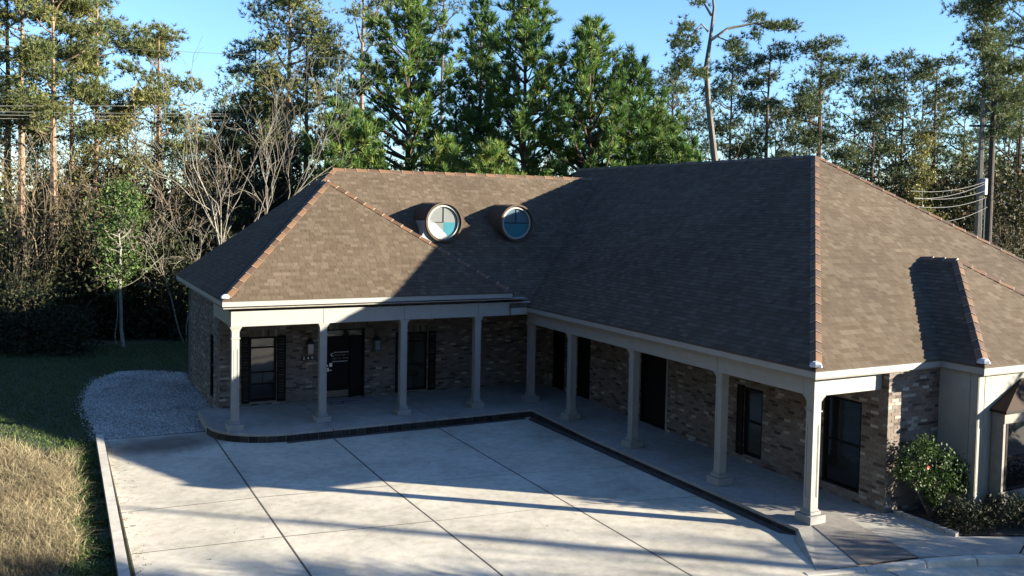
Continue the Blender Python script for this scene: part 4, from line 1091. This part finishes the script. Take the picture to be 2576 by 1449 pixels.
# background pines sharing six shapes
shapes = [build_pine('f', 15, 2.4, .42, 'tall', np.random.default_rng(50+i), ntuft=480, nw=.07, tl=.40, K=8, tone0=.42, far=True, trunk_r=.15) for i in range(6)]
xs = list(range(20, 2600, 52))
for i, px in enumerate(xs):
    if 860 < px < 1640 and i % 2: continue
    d = r.uniform(72, 92); yt = r.uniform(200, 330) if (px < 900 or px > 1650) else r.uniform(330, 400)
    b, H = spot(px+r.uniform(-20, 20), yt, d)
    place_tree('background_pine', shapes[i % 6], b, 'distant pine among others in the far wood behind the office', 'pine tree', 'distant pines of the far wood', rz=r.uniform(0, 6.28), sc=H/15)

# bare deciduous trees
def bare(H, r, spread=.5, levels=5, tr=.12, multi=1, tone=.7, first=.25, minr=.007, k0=3):
    g = Geo()
    def rec(p, d, L, rad, lv):
        n_ = 4 if lv <= 1 else 3
        P_ = curve_path(p, d, L, n_, .10+.04*lv, r, .05); e = max(rad*.55, minr)
        g.tube(P_, np.linspace(rad, e, n_+1), 6 if lv == 0 else (4 if lv < 3 else 3), 0, np.clip(tone-lv*.06+r.uniform(-.1, .1), 0, 1), cap=False)
        if lv >= levels: return
        nb = k0 if lv == 0 else r.integers(2, 4)
        for i in range(nb):
            s = r.uniform(.35 if lv else .5, 1.0) if i else 1.0
            q = np.array([np.interp(s*n_, range(n_+1), P_[:, k_]) for k_ in range(3)])
            dd = normv(P_[-1]-P_[-2]); nd = normv(dd+r.normal(0, spread, 3)+np.array([0, 0, .12])); rec(q, nd, L*r.uniform(.55, .82), max(rad*r.uniform(.45, .65), minr), lv+1)
    for m_ in range(multi):
        dd = normv(np.array([r.normal(0, .25), r.normal(0, .25), 1.])) if multi > 1 else np.array([0, 0, 1.])
        rec(np.array([r.normal(0, .1), r.normal(0, .1), 0.]), dd, H*first*(r.uniform(.8, 1.2)), tr*(1 if m_ == 0 else .7), 0)
    return g
# big pale one left of the roof
b, H = spot(588, 195, 43)
place_tree('bare_tree', (bare(H*1.2, np.random.default_rng(12), .27, 5, .11, 3, .55, .34, .006, 4).mesh('trunk', [M_pale]),), b, 'large leafless tree with pale forking stems left of the roof', 'bare tree', parts=('trunk',))
b, H = spot(470, 560, 42)
place_tree('bare_tree', (bare(H*1.3, np.random.default_rng(8), .5, 5, .045, 2, .6, .34, .007, 3).mesh('trunk', [M_pale]),), b, 'low pale leafless tree arching beside the roof edge', 'bare tree', parts=('trunk',))
b, H = spot(545, 470, 44)
place_tree('bare_tree', (bare(H*1.3, np.random.default_rng(9), .45, 5, .045, 2, .6, .34, .007, 3).mesh('trunk', [M_pale]),), b, 'small pale leafless tree leaning at the foot of the large forking one', 'bare tree', parts=('trunk',))
bshapes = [bare(12, np.random.default_rng(70+i), .42, 5, .09, 1 + i % 2, .7, .33, .010, 3).mesh('trunk', [M_twig]) for i in range(5)]
for i, (px, yt, d) in enumerate([(330, 200, 44), (300, 230, 46), (450, 230, 46), (110, 240, 44), (200, 260, 45), (65, 300, 44), (520, 280, 48), (610, 260, 66), (690, 240, 62), (850, 180, 60), (800, 300, 62), (1700, 230, 62), (1740, 260, 66), (1770, 300, 60), (1870, 330, 60), (1990, 340, 64),
        (2110, 330, 62), (2160, 380, 58), (2240, 380, 60), (2300, 400, 56), (2380, 330, 60), (2430, 420, 56), (2550, 430, 52), (2520, 480, 50), (160, 330, 44), (370, 300, 45), (260, 320, 45), (20, 260, 43)]):
    b, H = spot(px, yt, d)
    place_tree('bare_tree', (bshapes[i % 5],), b, 'thin leafless tree among the pines at the edge of the wood', 'bare tree', 'thin leafless trees at the edge of the wood', rz=r.uniform(0, 6.28), sc=H/12, parts=('trunk',))

# leafy trees: young broadleaf on the left, yellow-green one on the right, small evergreens
def leafy(H, r, Rc, z0, n, size, m, tr=.07, stem=None, tone=(.2, .9), nb=26, rise=.35, asp=.5):
    gt, gc = Geo(), Geo(); w = np.cumsum(r.normal(0, .05, (9, 2)), 0); w -= w[0]; zs = np.linspace(0, H, 9)
    TP = np.stack([w[:, 0], w[:, 1], zs], 1); gt.tube(TP, np.linspace(tr, tr*.2, 9), 7, 0, .8)
    for i in range(nb):
        z = z0+(H-z0)*((i+.5)/nb); c = np.array([np.interp(z, zs, TP[:, k_]) for k_ in range(3)]); rel = (z-z0)/(H-z0)
        L = Rc*math.sin(math.pi*(.15+.8*rel))**.6*r.uniform(.6, 1.15); a = r.uniform(0, 6.28); d = (math.cos(a), math.sin(a), r.uniform(.1, .6)+rise*rel)
        bp = curve_path(c, d, L, 4, .2, r, .05); gt.tube(bp, np.linspace(tr*.4, .008, 5), 4, 0, .7, cap=False)
        nc = 5
        for q in range(nc):
            s = r.uniform(.35, 1.05); e = np.array([np.interp(min(s, 1)*4, range(5), bp[:, k_]) for k_ in range(3)])+r.normal(0, .15*Rc*.4+.1, 3)
            m_ = int(n/(nb*nc)); P_ = e+r.normal(0, 1, (m_, 3))*np.array([.28, .28, .18])*(.5+Rc*.28)
            leaves(gc, P_, size, np.clip(r.uniform(*tone, m_), 0, 1), r, asp=asp)
    return gt.mesh('trunk', [stem or M_pale]), gc.mesh('crown', [m])
b, H = spot(310, 478, 40)
place_tree('young_tree', leafy(H, np.random.default_rng(21), 1.75, H*.40, 3600, .085, M_leaf, .085, nb=30), b, 'young broadleaf tree with slim mottled trunk and glossy green leaves by the gravel', 'tree', parts=('trunk', 'crown'))
b, H = spot(292, 640, 40.5)
place_tree('young_tree', leafy(H, np.random.default_rng(22), .5, H*.5, 300, .08, M_leaf, .03, nb=8), b, 'thin sapling beside the young broadleaf tree', 'sapling', parts=('trunk', 'crown'))
b, H = spot(2312, 345, 52)
place_tree('leafy_tree', leafy(H, np.random.default_rng(23), 1.0, H*.3, 3600, .09, M_yleaf, .06, nb=34), b, 'narrow yellow-green tree right of the roof peak', 'tree', parts=('trunk', 'crown'))
for i, (px, yt, d, Rr) in enumerate([(620, 285, 54, 2.3), (560, 300, 53, 2.0), (690, 330, 54, 1.8), (300, 440, 52, 1.8), (200, 430, 52, 1.7), (130, 470, 50, 1.6), (400, 470, 54, 1.6), (500, 420, 50, 1.6), (640, 470, 47, 1.5), (730, 400, 50, 1.2)]):
    b, H = spot(px, yt, d)
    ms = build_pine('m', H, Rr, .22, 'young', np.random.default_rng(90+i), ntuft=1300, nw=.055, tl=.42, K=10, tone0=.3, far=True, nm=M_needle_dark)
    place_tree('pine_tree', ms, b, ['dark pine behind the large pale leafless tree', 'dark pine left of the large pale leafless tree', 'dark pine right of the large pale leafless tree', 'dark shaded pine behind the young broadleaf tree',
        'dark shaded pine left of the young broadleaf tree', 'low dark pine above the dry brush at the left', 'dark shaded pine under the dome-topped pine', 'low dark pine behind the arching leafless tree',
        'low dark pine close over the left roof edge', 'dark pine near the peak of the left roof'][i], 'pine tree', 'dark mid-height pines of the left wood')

# undergrowth: one mass of leaves and stems at the foot of the wood
def mass(px0, px1, d0, d1, ytop_f, n, size, r, m, name, tone=(0, 1), K=6, zp=.8, amp=1, **kw):
    g = Geo(); px = r.uniform(px0, px1, n); d = r.uniform(d0, d1, n)
    top = ytop_f(px)+amp*(25*np.sin(px*.035+d*.7)+18*np.sin(px*.09+d))+r.normal(0, 12*amp, n)
    P0 = np.array([at(a, 480, b_) for a, b_ in zip(px, d)]); ztop = np.array([at(a, t_, b_)[2] for a, t_, b_ in zip(px, top, d)])
    z = GZ+(ztop-GZ)*r.uniform(0, 1, n)**zp; C = np.stack([P0[:, 0], P0[:, 1], z], 1)
    P_ = (C[:, None]+r.normal(0, .22, (n, K, 3))).reshape(-1, 3); tn = np.repeat(r.uniform(*tone, n), K)+r.normal(0, .1, n*K)
    leaves(g, P_, size, np.clip(tn, 0, 1), r); return obj(name, g, m, kind='stuff', **kw)
r2 = np.random.default_rng(33)
mass(-120, 230, 37, 40, lambda p: 720+.25*np.clip(p, 0, 300), 1200, .10, r2, M_under, 'undergrowth', (0, .3), zp=1.2, amp=1.2, label='low scrub at the back of the lawn below the sunlit thicket, leaf tone darkened as shade', category='undergrowth')  # leaf tones held low to paint the shade at the brush foot
mass(-80, 480, 42, 49, lambda p: 590+0*p, 9000, .12, r2, M_under, 'undergrowth', (0, .35), zp=1.5, amp=2.2, label='thicket along the back of the lawn with shade put into its near-black leaf tone', category='undergrowth')  # darkness of the shaded wood comes from the leaf colour here
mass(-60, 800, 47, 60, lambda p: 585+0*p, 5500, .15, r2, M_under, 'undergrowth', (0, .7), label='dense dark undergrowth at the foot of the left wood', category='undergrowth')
mass(2060, 2640, 52, 66, lambda p: 500-(p-2060)*.16, 9000, .14, r2, M_under, 'undergrowth', (.1, .9), label='tangled undergrowth of the right wood behind the hipped roof', category='undergrowth')
mass(780, 1760, 60, 72, lambda p: 405+0*p, 3500, .14, r2, M_under, 'undergrowth', (.1, .9), label='low undergrowth just showing above the main roof ridge', category='undergrowth')
mass(-200, 2800, 96, 125, lambda p: 475+0*p, 6000, .35, r2, M_under, 'far_wood', (0, .6), label='far belt of wood closing the view behind the pines', category='wood')
# dry brush at the left edge, sunny
def brush(px, yt, d, w, n, r, m, tone=(.4, 1)):
    b, H = spot(px, yt, d); g = Geo()
    for i in range(n):
        a = r.uniform(0, 6.28); s = r.uniform(0, w); p_ = np.array([s*math.cos(a), s*math.sin(a), 0]); L = H*r.uniform(.5, 1.05)
        P_ = curve_path(p_, (math.cos(a)*.22, math.sin(a)*.22, 1), L, 4, .10, r); tn = r.uniform(*tone); g.tube(P_, np.linspace(.011, .005, 5), 3, 0, tn, cap=False)
        for q in range(9):
            k_ = r.integers(1, 5); dd = normv(P_[k_]-P_[k_-1]+r.normal(0, .45, 3)); g.tube([P_[k_], P_[k_]+dd*L*.14, P_[k_]+dd*L*.25+np.array([0, 0, .1])], [.007, .006, .005], 3, 0, tn, cap=False)
    return g.mesh('stems', [m]), b
for (px, yt, d, w, n_, lab) in [(30, 600, 42, 1.3, 70, 'tan leafless thicket catching the sun at the left edge'), (85, 640, 43, .9, 35, 'smaller tan thicket right of the sunlit one')]:
    me, b = brush(px, yt, d, w, n_, np.random.default_rng(int(px)), M_dry)
    place_tree('dry_bush', (me,), b, lab, 'bush', parts=('stems',))
# dark stems through the left undergrowth
r = np.random.default_rng(77)
for i in range(14):
    px = r.uniform(-20, 760); d = r.uniform(44, 50); b, H = spot(px, r.uniform(430, 640), d)
    place_tree('sapling', (bshapes[i % 5],), b, 'thin leafless sapling in the shaded left undergrowth', 'sapling', 'thin saplings in the shaded undergrowth', rz=r.uniform(0, 6.28), sc=H/12, parts=('trunk',))

for (px, yt, d, Rr, n_, tone_) in [(90, 210, 46, 1.8, 1500, (.3, 1)), (180, 250, 45, 1.6, 1300, (.3, 1)), (270, 240, 46, 1.7, 1200, (.3, 1)), (340, 220, 45, 1.5, 900, (.4, 1)), (15, 260, 44, 1.6, 1300, (.2, 1)), (480, 270, 47, 1.5, 700, (.4, 1)), (800, 200, 62, 1.1, 700, (.4, 1)), (735, 330, 55, 1.0, 600, (.4, 1)), (2420, 360, 60, 1.3, 900, (.1, .8)), (2170, 330, 62, 1.2, 600, (.1, .8))]:
    b, H = spot(px, yt, d)
    place_tree('leafy_tree', leafy(H, np.random.default_rng(int(px)), Rr, H*.3, int(n_*1.3), .085, M_yleaf, .06, stem=M_twig, tone=tone_, nb=30, rise=.8), b, {90: 'yellow-green thin-leaved tree near the left edge, in front of the pines', 180: 'thin yellow tree below the large bright green pine', 270: 'sparse yellow tree under the tall open pine', 340: 'pale wiry yellow tree left of the dome-topped pine',
        15: 'yellow-green tree cut by the left edge', 480: 'sparse yellowish tree right of the dome-topped pine', 800: 'wispy tan-yellow tree between the clear-trunked pine and the bushy row', 735: 'small tan tree close over the peak of the left roof', 2420: 'olive tree left of the big grey trunk', 2170: 'olive tree over the slope of the right hip'}[px], 'tree', parts=('trunk', 'crown'))
# camellia with red flowers and the dark low bushes in the bed
def shrub_mesh(n, r, f, size, m, tone): g = Geo(); P_ = f(n, r); leaves(g, P_, size, r.uniform(*tone, n), r, asp=.55); return g
r = np.random.default_rng(41)
cam_s = empty('camellia_bush', 'glossy green camellia with a few red flowers against the brick wall', 'bush', (12.1, -12.85, -.03)); cam_s.scale = (.88, .88, .93)
lobes = [(-.55, .1, 1.45, .42), (-.25, 0, 1.62, .36), (-.85, .1, 1.2, .3), (.1, -.05, 1.35, .45), (.55, -.1, 1.15, .42), (.9, -.1, .95, .36), (.2, -.1, .85, .42), (-.4, 0, 1.0, .38), (.7, -.2, .72, .3), (.0, -.1, .5, .25)]
PP = []
for (x, y, z, q) in lobes:
    v = normv(r.normal(0, 1, (480, 3)))*q*(r.uniform(.45, 1.12, (480, 1)))*np.array([1.0, .8, .85]); PP.append(v+np.array([x, y, z]))
PP = np.concatenate(PP); g = Geo(); leaves(g, PP, .038, r.uniform(0, .75, len(PP)), r, asp=.55); obj('foliage', g, M_leaf, cam_s)
g = Geo()
for (x, y, z, q) in lobes[:7]: g.tube([(0, 0, 0), (x*.4, y, z*.5), (x, y, z)], [.03, .02, .008], 5, 0, .3)
obj('stems', g, M_twig, cam_s)
g = Geo()
for _ in range(3):
    l = lobes[r.integers(0, 7)]; v = normv(r.normal(0, 1, 3)); v[1] = -abs(v[1]); c = np.array(l[:3])+v*l[3]*1.02
    for k_ in range(6): a = k_*1.047; g.poly([c, c+np.array([.045*math.cos(a), -.012, .045*math.sin(a)]), c+np.array([.045*math.cos(a+.9), -.012, .045*math.sin(a+.9)])])
obj('flowers', g, M_red, cam_s)
for i, (x, y, w, h, lab) in enumerate([(12.3, -13.55, .7, .55, 'low dark shrub at the front of the planting bed under the camellia'), (13.35, -13.75, .75, .65, 'dark rounded shrub in front of the cream wall corner'), (14.6, -14.3, .8, .62, 'low dark shrub below the projecting window'), (13.9, -14.7, .7, .4, 'lowest dark shrub by the walkway edge'), (15.8, -14.6, .8, .7, 'dark shrub at the right edge of the bed')]):
    s = empty('low_shrub', lab, 'bush', (x, y, -.03), group='dark low shrubs in the planting bed')
    P_ = normv(r.normal(0, 1, (1800, 3)))*r.uniform(.5, 1.05, (1800, 1))*np.array([w, w*.8, h]); P_[:, 2] = np.abs(P_[:, 2])+.02
    g = Geo(); leaves(g, P_, .035, r.uniform(0, .12, len(P_)), r); obj('foliage', g, M_under, s)
    g = Geo()
    for _ in range(6): a = r.uniform(0, 6.28); g.tube([(0, 0, 0), (math.cos(a)*w*.5, math.sin(a)*w*.4, h*.7)], [.02, .008], 4)
    obj('stems', g, M_twig, s)

# ------------------------------------------------------------------ utility pole and wires
dp = 50.0
pb = at(2491, 480, dp); pt = at(2491, 222, dp)[2]
up_ = empty('utility_pole', 'dark wooden utility pole with a grey transformer can at the right', 'utility pole', (pb[0], pb[1], GZ))
g = Geo(); g.tube([(0, 0, 0), (0, 0, (pt-GZ)*.5), (0, 0, pt-GZ)], [.19, .165, .13], 10); obj('pole', g, M_pole, up_)
zc = at(2491, 470, dp)[2]-GZ; side = -RIGHT[:2]*.42
g = Geo(); n = 14; g.tube([(side[0], side[1], zc-.45), (side[0], side[1], zc+.42)], .24, n); g.tube([(side[0], side[1], zc+.42), (side[0], side[1], zc+.47)], [.26, .2], n); obj('transformer', g, M_transformer, up_)
g = Geo()
for s in (-1, 1): g.tube([(side[0]+s*.08, side[1], zc+.45), (side[0]+s*.08, side[1], zc+.68)], [.04, .02], 6)
obj('bushing', g, M_white, up_)
za = at(2491, 318, dp)[2]-GZ; g = Geo(); g.box((-1.3, -.06, -.06), (1.3, .06, .06), M=(np.array([[RIGHT[0], -RIGHT[1], 0], [RIGHT[1], RIGHT[0], 0], [0, 0, 1.]]), np.array([0, 0, za]))); obj('crossarm', g, M_pole, up_)
g = Geo(); o2 = RIGHT[:2]*-.26; g.tube([(o2[0], o2[1], 0), (o2[0], o2[1], at(2491, 500, dp)[2]-GZ)], .035, 6); obj('conduit', g, M_metal, up_)
def wire(p0, p1, sag, rad, label, n=24, mid=None):
    g = Geo(); t = np.linspace(0, 1, n); P_ = p0[None]*(1-t[:, None])+p1[None]*t[:, None] if mid is None else np.vstack([p0[None]*(1-t[:, None])+mid[None]*t[:, None], (mid[None]*(1-t[:, None])+p1[None]*t[:, None])[1:]]); tt = t if mid is None else np.concatenate([t, t[1:]]); P_[:, 2] -= 4*sag*tt*(1-tt); b = P_[0].copy()
    g.tube(P_-b, rad, 4, cap=False); o = obj('overhead_wire', g, M_wire, loc=tuple(b) if False else None); o.location = tuple(b)
    o['label'] = label; o['category'] = 'wire'; o['group'] = 'overhead wires strung through the wood'
wire(at(-700, 262, 34), at(2491, 240, dp), .2, .010, 'overhead wire strung highest of the long span to the utility pole', mid=at(1250, 252, 62))
wire(at(-700, 270, 34.4), at(2470, 272, dp), .5, .010, 'second highest long overhead wire crossing to the utility pole', mid=at(1250, 268, 62))
wire(at(-700, 284, 34.8), at(2512, 316, dp), .3, .010, 'third long overhead wire ending at the pole crossarm', mid=at(1250, 290, 62))
wire(at(-700, 268, 34.2), at(2450, 330, dp), .2, .009, 'lowest of the long overhead wires ending under the crossarm', mid=at(1250, 282, 62))
wire(at(-700, 60, 42), at(1500, 165, 50), .3, .010, 'faint wire high across the sky at the upper left')
wire(at(-300, 498, 46), at(560, 510, 47), .1, .012, 'thin wire low across the shaded left wood')
for i, (y0, y1, x0) in enumerate([(455, 480, 2290), (459, 500, 2300), (478, 497, 2300), (495, 520, 2310), (520, 560, 2330)]):
    wire(at(2485, y0, dp), at(x0, y1, dp-6), .25, .013, ['low service wire leaving the pole to the left, topmost', 'low service wire just under the topmost one', 'low service wire in the middle of the left bundle', 'low service wire fourth down in the left bundle', 'lowest service wire left of the pole'][i])
for i, (y0, y1) in enumerate([(457, 475), (482, 500), (498, 520)]):
    wire(at(2496, y0, dp), at(2720, y1+20, dp-4), .2, .013, ['upper service wire leaving the pole to the right', 'middle service wire leaving the pole to the right', 'lowest service wire leaving the pole to the right'][i])

# ------------------------------------------------------------------ things outside the frame whose shade falls on the lot (south-east of the drive)
sh = np.array([math.cos(R(SUN_AZ)), math.sin(R(SUN_AZ))]); tn_ = math.tan(R(SUN_EL))
def upsun(G_, t): return (G_[0]+sh[0]*t, G_[1]+sh[1]*t)
p = upsun((7.95, -13.63), 26)
o = empty('utility_pole', 'wooden pole beyond the lot that throws the long thin shadow', 'utility pole', (*p, GZ))
g = Geo(); g.tube([(0, 0, 0), (0, 0, 10.4)], [.17, .07], 9); obj('pole', g, M_pole, o)
p = upsun((2.44, -9.12), 33)  # pole added out of view to draw the thin shadow line
o = empty('shadow_pole', 'unseen slim pole added beyond the lot to throw a thin shadow', 'pole', (*p, GZ))
g = Geo(); g.tube([(0, 0, 0), (0, 0, 9.4)], [.07, .05], 8); obj('pole', g, M_metal, o)
# cabbage palms
r = np.random.default_rng(5)
for (G_, t_, lab) in [((-.2, -10.7), 15, 'cabbage palm beyond the lot whose fronds shade the concrete'), ((-2.5, -10.1), 17, 'farther cabbage palm beyond the lot'), ((2.6, -12.6), 13, 'nearest cabbage palm beyond the lot')]:
    p = upsun(G_, t_); o = empty('palm_tree', lab, 'palm', (*p, GZ)); hh = t_*tn_+.1
    g = Geo(); g.tube([(0, 0, 0), (.1, 0, hh*.5), (0, 0, hh-.3)], [.2, .17, .15], 9); obj('trunk', g, M_bark, o)
    g = Geo()
    for i in range(13):
        a = i*6.283/13+r.uniform(-.2, .2); el = r.uniform(-.3, 1.2); dd = np.array([math.cos(a)*math.cos(el), math.sin(a)*math.cos(el), math.sin(el)]); c = np.array([0, 0, hh-.2])+dd*.55
        g.tube([(0, 0, hh-.3), tuple(c)], [.03, .02], 4)
        sd_ = normv(np.cross(dd, np.array([0, 0, 1.])+r.normal(0, .2, 3)))
        for k_ in range(9):
            b_ = (k_-4)/4*1.1; v = dd*math.cos(b_)+sd_*math.sin(b_); w_ = np.cross(v, np.cross(dd, sd_))*.05; tip = c+v*1.15; g.poly([c-w_*.3, c+v*.45-w_, tip, c+v*.45+w_])
    obj('fronds', g, M_leaf, o)
for (G_, t, sc, sd_, lab) in [((6.2, -13.4), 27, 1.0, 3, 'leafless tree beyond the lot shading the lower right concrete'), ((8.6, -14.4), 30, 1.1, 4, 'leafless tree beyond the lot near the walkway'), ((24.5, -12.2), 14, 1.25, 6, 'leafless tree whose branches shade the right roof slope'), ((3.0, -12.8), 30, 1.0, 9, 'leafless tree beyond the lot shading the bottom of the concrete')]:
    p = upsun(G_, t); gg = bare(10*sc, np.random.default_rng(sd_), .45, 5, .14, 2, .5, .30, .012, 4)
    place_tree('bare_tree', (gg.mesh('trunk', [M_twig]),), (*p, GZ), lab, 'bare tree', parts=('trunk',))
r = np.random.default_rng(55)
# unseen evergreen added in place of a building wing to shade the window
p = upsun((14.6, -13.6), 9); o = empty('shade_evergreen', 'unseen narrow evergreen added beyond the planting bed to shade the projecting window', 'tree', (*p, GZ))
P_ = normv(r.normal(0, 1, (7000, 3)))*r.uniform(.6, 1.03, (7000, 1))*np.array([.72, .72, 2.7])+np.array([0, 0, 2.8]); g = Geo(); leaves(g, P_, .09, r.uniform(0, .8, len(P_)), r); obj('crown', g, M_leaf, o)
g = Geo(); g.tube([(0, 0, 0), (0, 0, 3)], [.1, .05], 6); obj('trunk', g, M_bark, o)
# more wood, unseen, west and south of the camera, added to cut skylight
wsh = [build_pine('w', 17, 3.2, .08, 'young', np.random.default_rng(200+i), ntuft=3200, nw=.12, tl=.6, K=9, tone0=.45, far=True) for i in range(2)]
k_ = 0
for (x, y) in [(-17, 14), (-20, 8), (-17, 2), (-21, -4), (-18, -10), (-21, -16), (-18, -22), (-20, -28), (-22, -34), (-20, -41), (-15, -46), (-9, -49), (-3, -47), (3, -50), (9, -48), (15, -51), (-27, 5), (-28, -9), (-27, -22)]:
    place_tree('pine_tree', wsh[k_ % 2], (x, y, GZ), 'unseen pine added west and south of the lot to cut skylight', 'pine tree', 'unseen pines added beside and behind the viewpoint', rz=r.uniform(0, 6), sc=r.uniform(.85, 1.15)); k_ += 1
# fallen leaves and litter on the lot, thicker along kerb and riser
n = 900; q = r.uniform(0, 1, n); P_ = np.stack([r.uniform(-3.2, 8.8, n), r.uniform(-11.5, 1.0, n)], 1)
m1 = q < .35; P_[m1, 0] = -3.27+np.abs(r.normal(0, .18, m1.sum())); m2 = (q > .35) & (q < .6); P_[m2, 0] = 8.84-np.abs(r.normal(0, .12, m2.sum())); m3 = (q > .6) & (q < .75); P_[m3, 0] = r.uniform(.5, 8.8, m3.sum()); P_[m3, 1] = -1.02-np.abs(r.normal(0, .1, m3.sum()))
k2 = (P_[:, 1] < -1.02) | (P_[:, 0] < -.8); P_ = P_[k2]; n = len(P_); a = r.uniform(0, 6.28, n); L_2 = r.uniform(.012, .035, n)
d1 = np.stack([np.cos(a)*L_2, np.sin(a)*L_2, r.uniform(-.004, .008, n)], 1); d2 = np.stack([-np.sin(a)*L_2*.4, np.cos(a)*L_2*.4, r.uniform(-.003, .003, n)], 1); C = np.concatenate([P_, np.full((n, 1), -.139)], 1)
g = Geo(); g.add(np.stack([C-d1, C+d2, C+d1, C-d2], 1).reshape(-1, 3), np.arange(4*n).reshape(-1, 4), 0, r.uniform(0, .6, n)); obj('leaf_litter', g, M_twig, kind='stuff', label='scattered fallen leaves on the concrete along the kerb', category='leaf litter')
for i, (G_, w, top) in enumerate([((9.6, -13.9), 1.5, 3.05), ((11.6, -14.7), 1.7, 3.3), ((13.8, -15.6), 1.8, 3.5), ((16.4, -16.6), 1.9, 3.4)]):
    p = upsun(G_, 10); o = empty('hedge_shrub', ['rounded evergreen beyond the walk, nearest the lot', 'second rounded evergreen beyond the walk', 'third rounded evergreen beyond the walk', 'farthest rounded evergreen beyond the walk'][i], 'bush', (*p, GZ))
    P_ = normv(r.normal(0, 1, (4200, 3)))*r.uniform(.5, 1.06, (4200, 1))*np.array([w, w*.8, top*.5])+np.array([0, 0, top*.5+.1])
    g = Geo(); leaves(g, P_, .07, r.uniform(0, .8, len(P_)), r); obj('foliage', g, M_leaf, o); g = Geo(); g.tube([(0, 0, 0), (0, 0, top*.6)], [.08, .03], 6); obj('stem', g, M_twig, o)
print('caps', capcount, 'bricks', len(brick_full)+len(bv_acc), 'shingles', len(full))
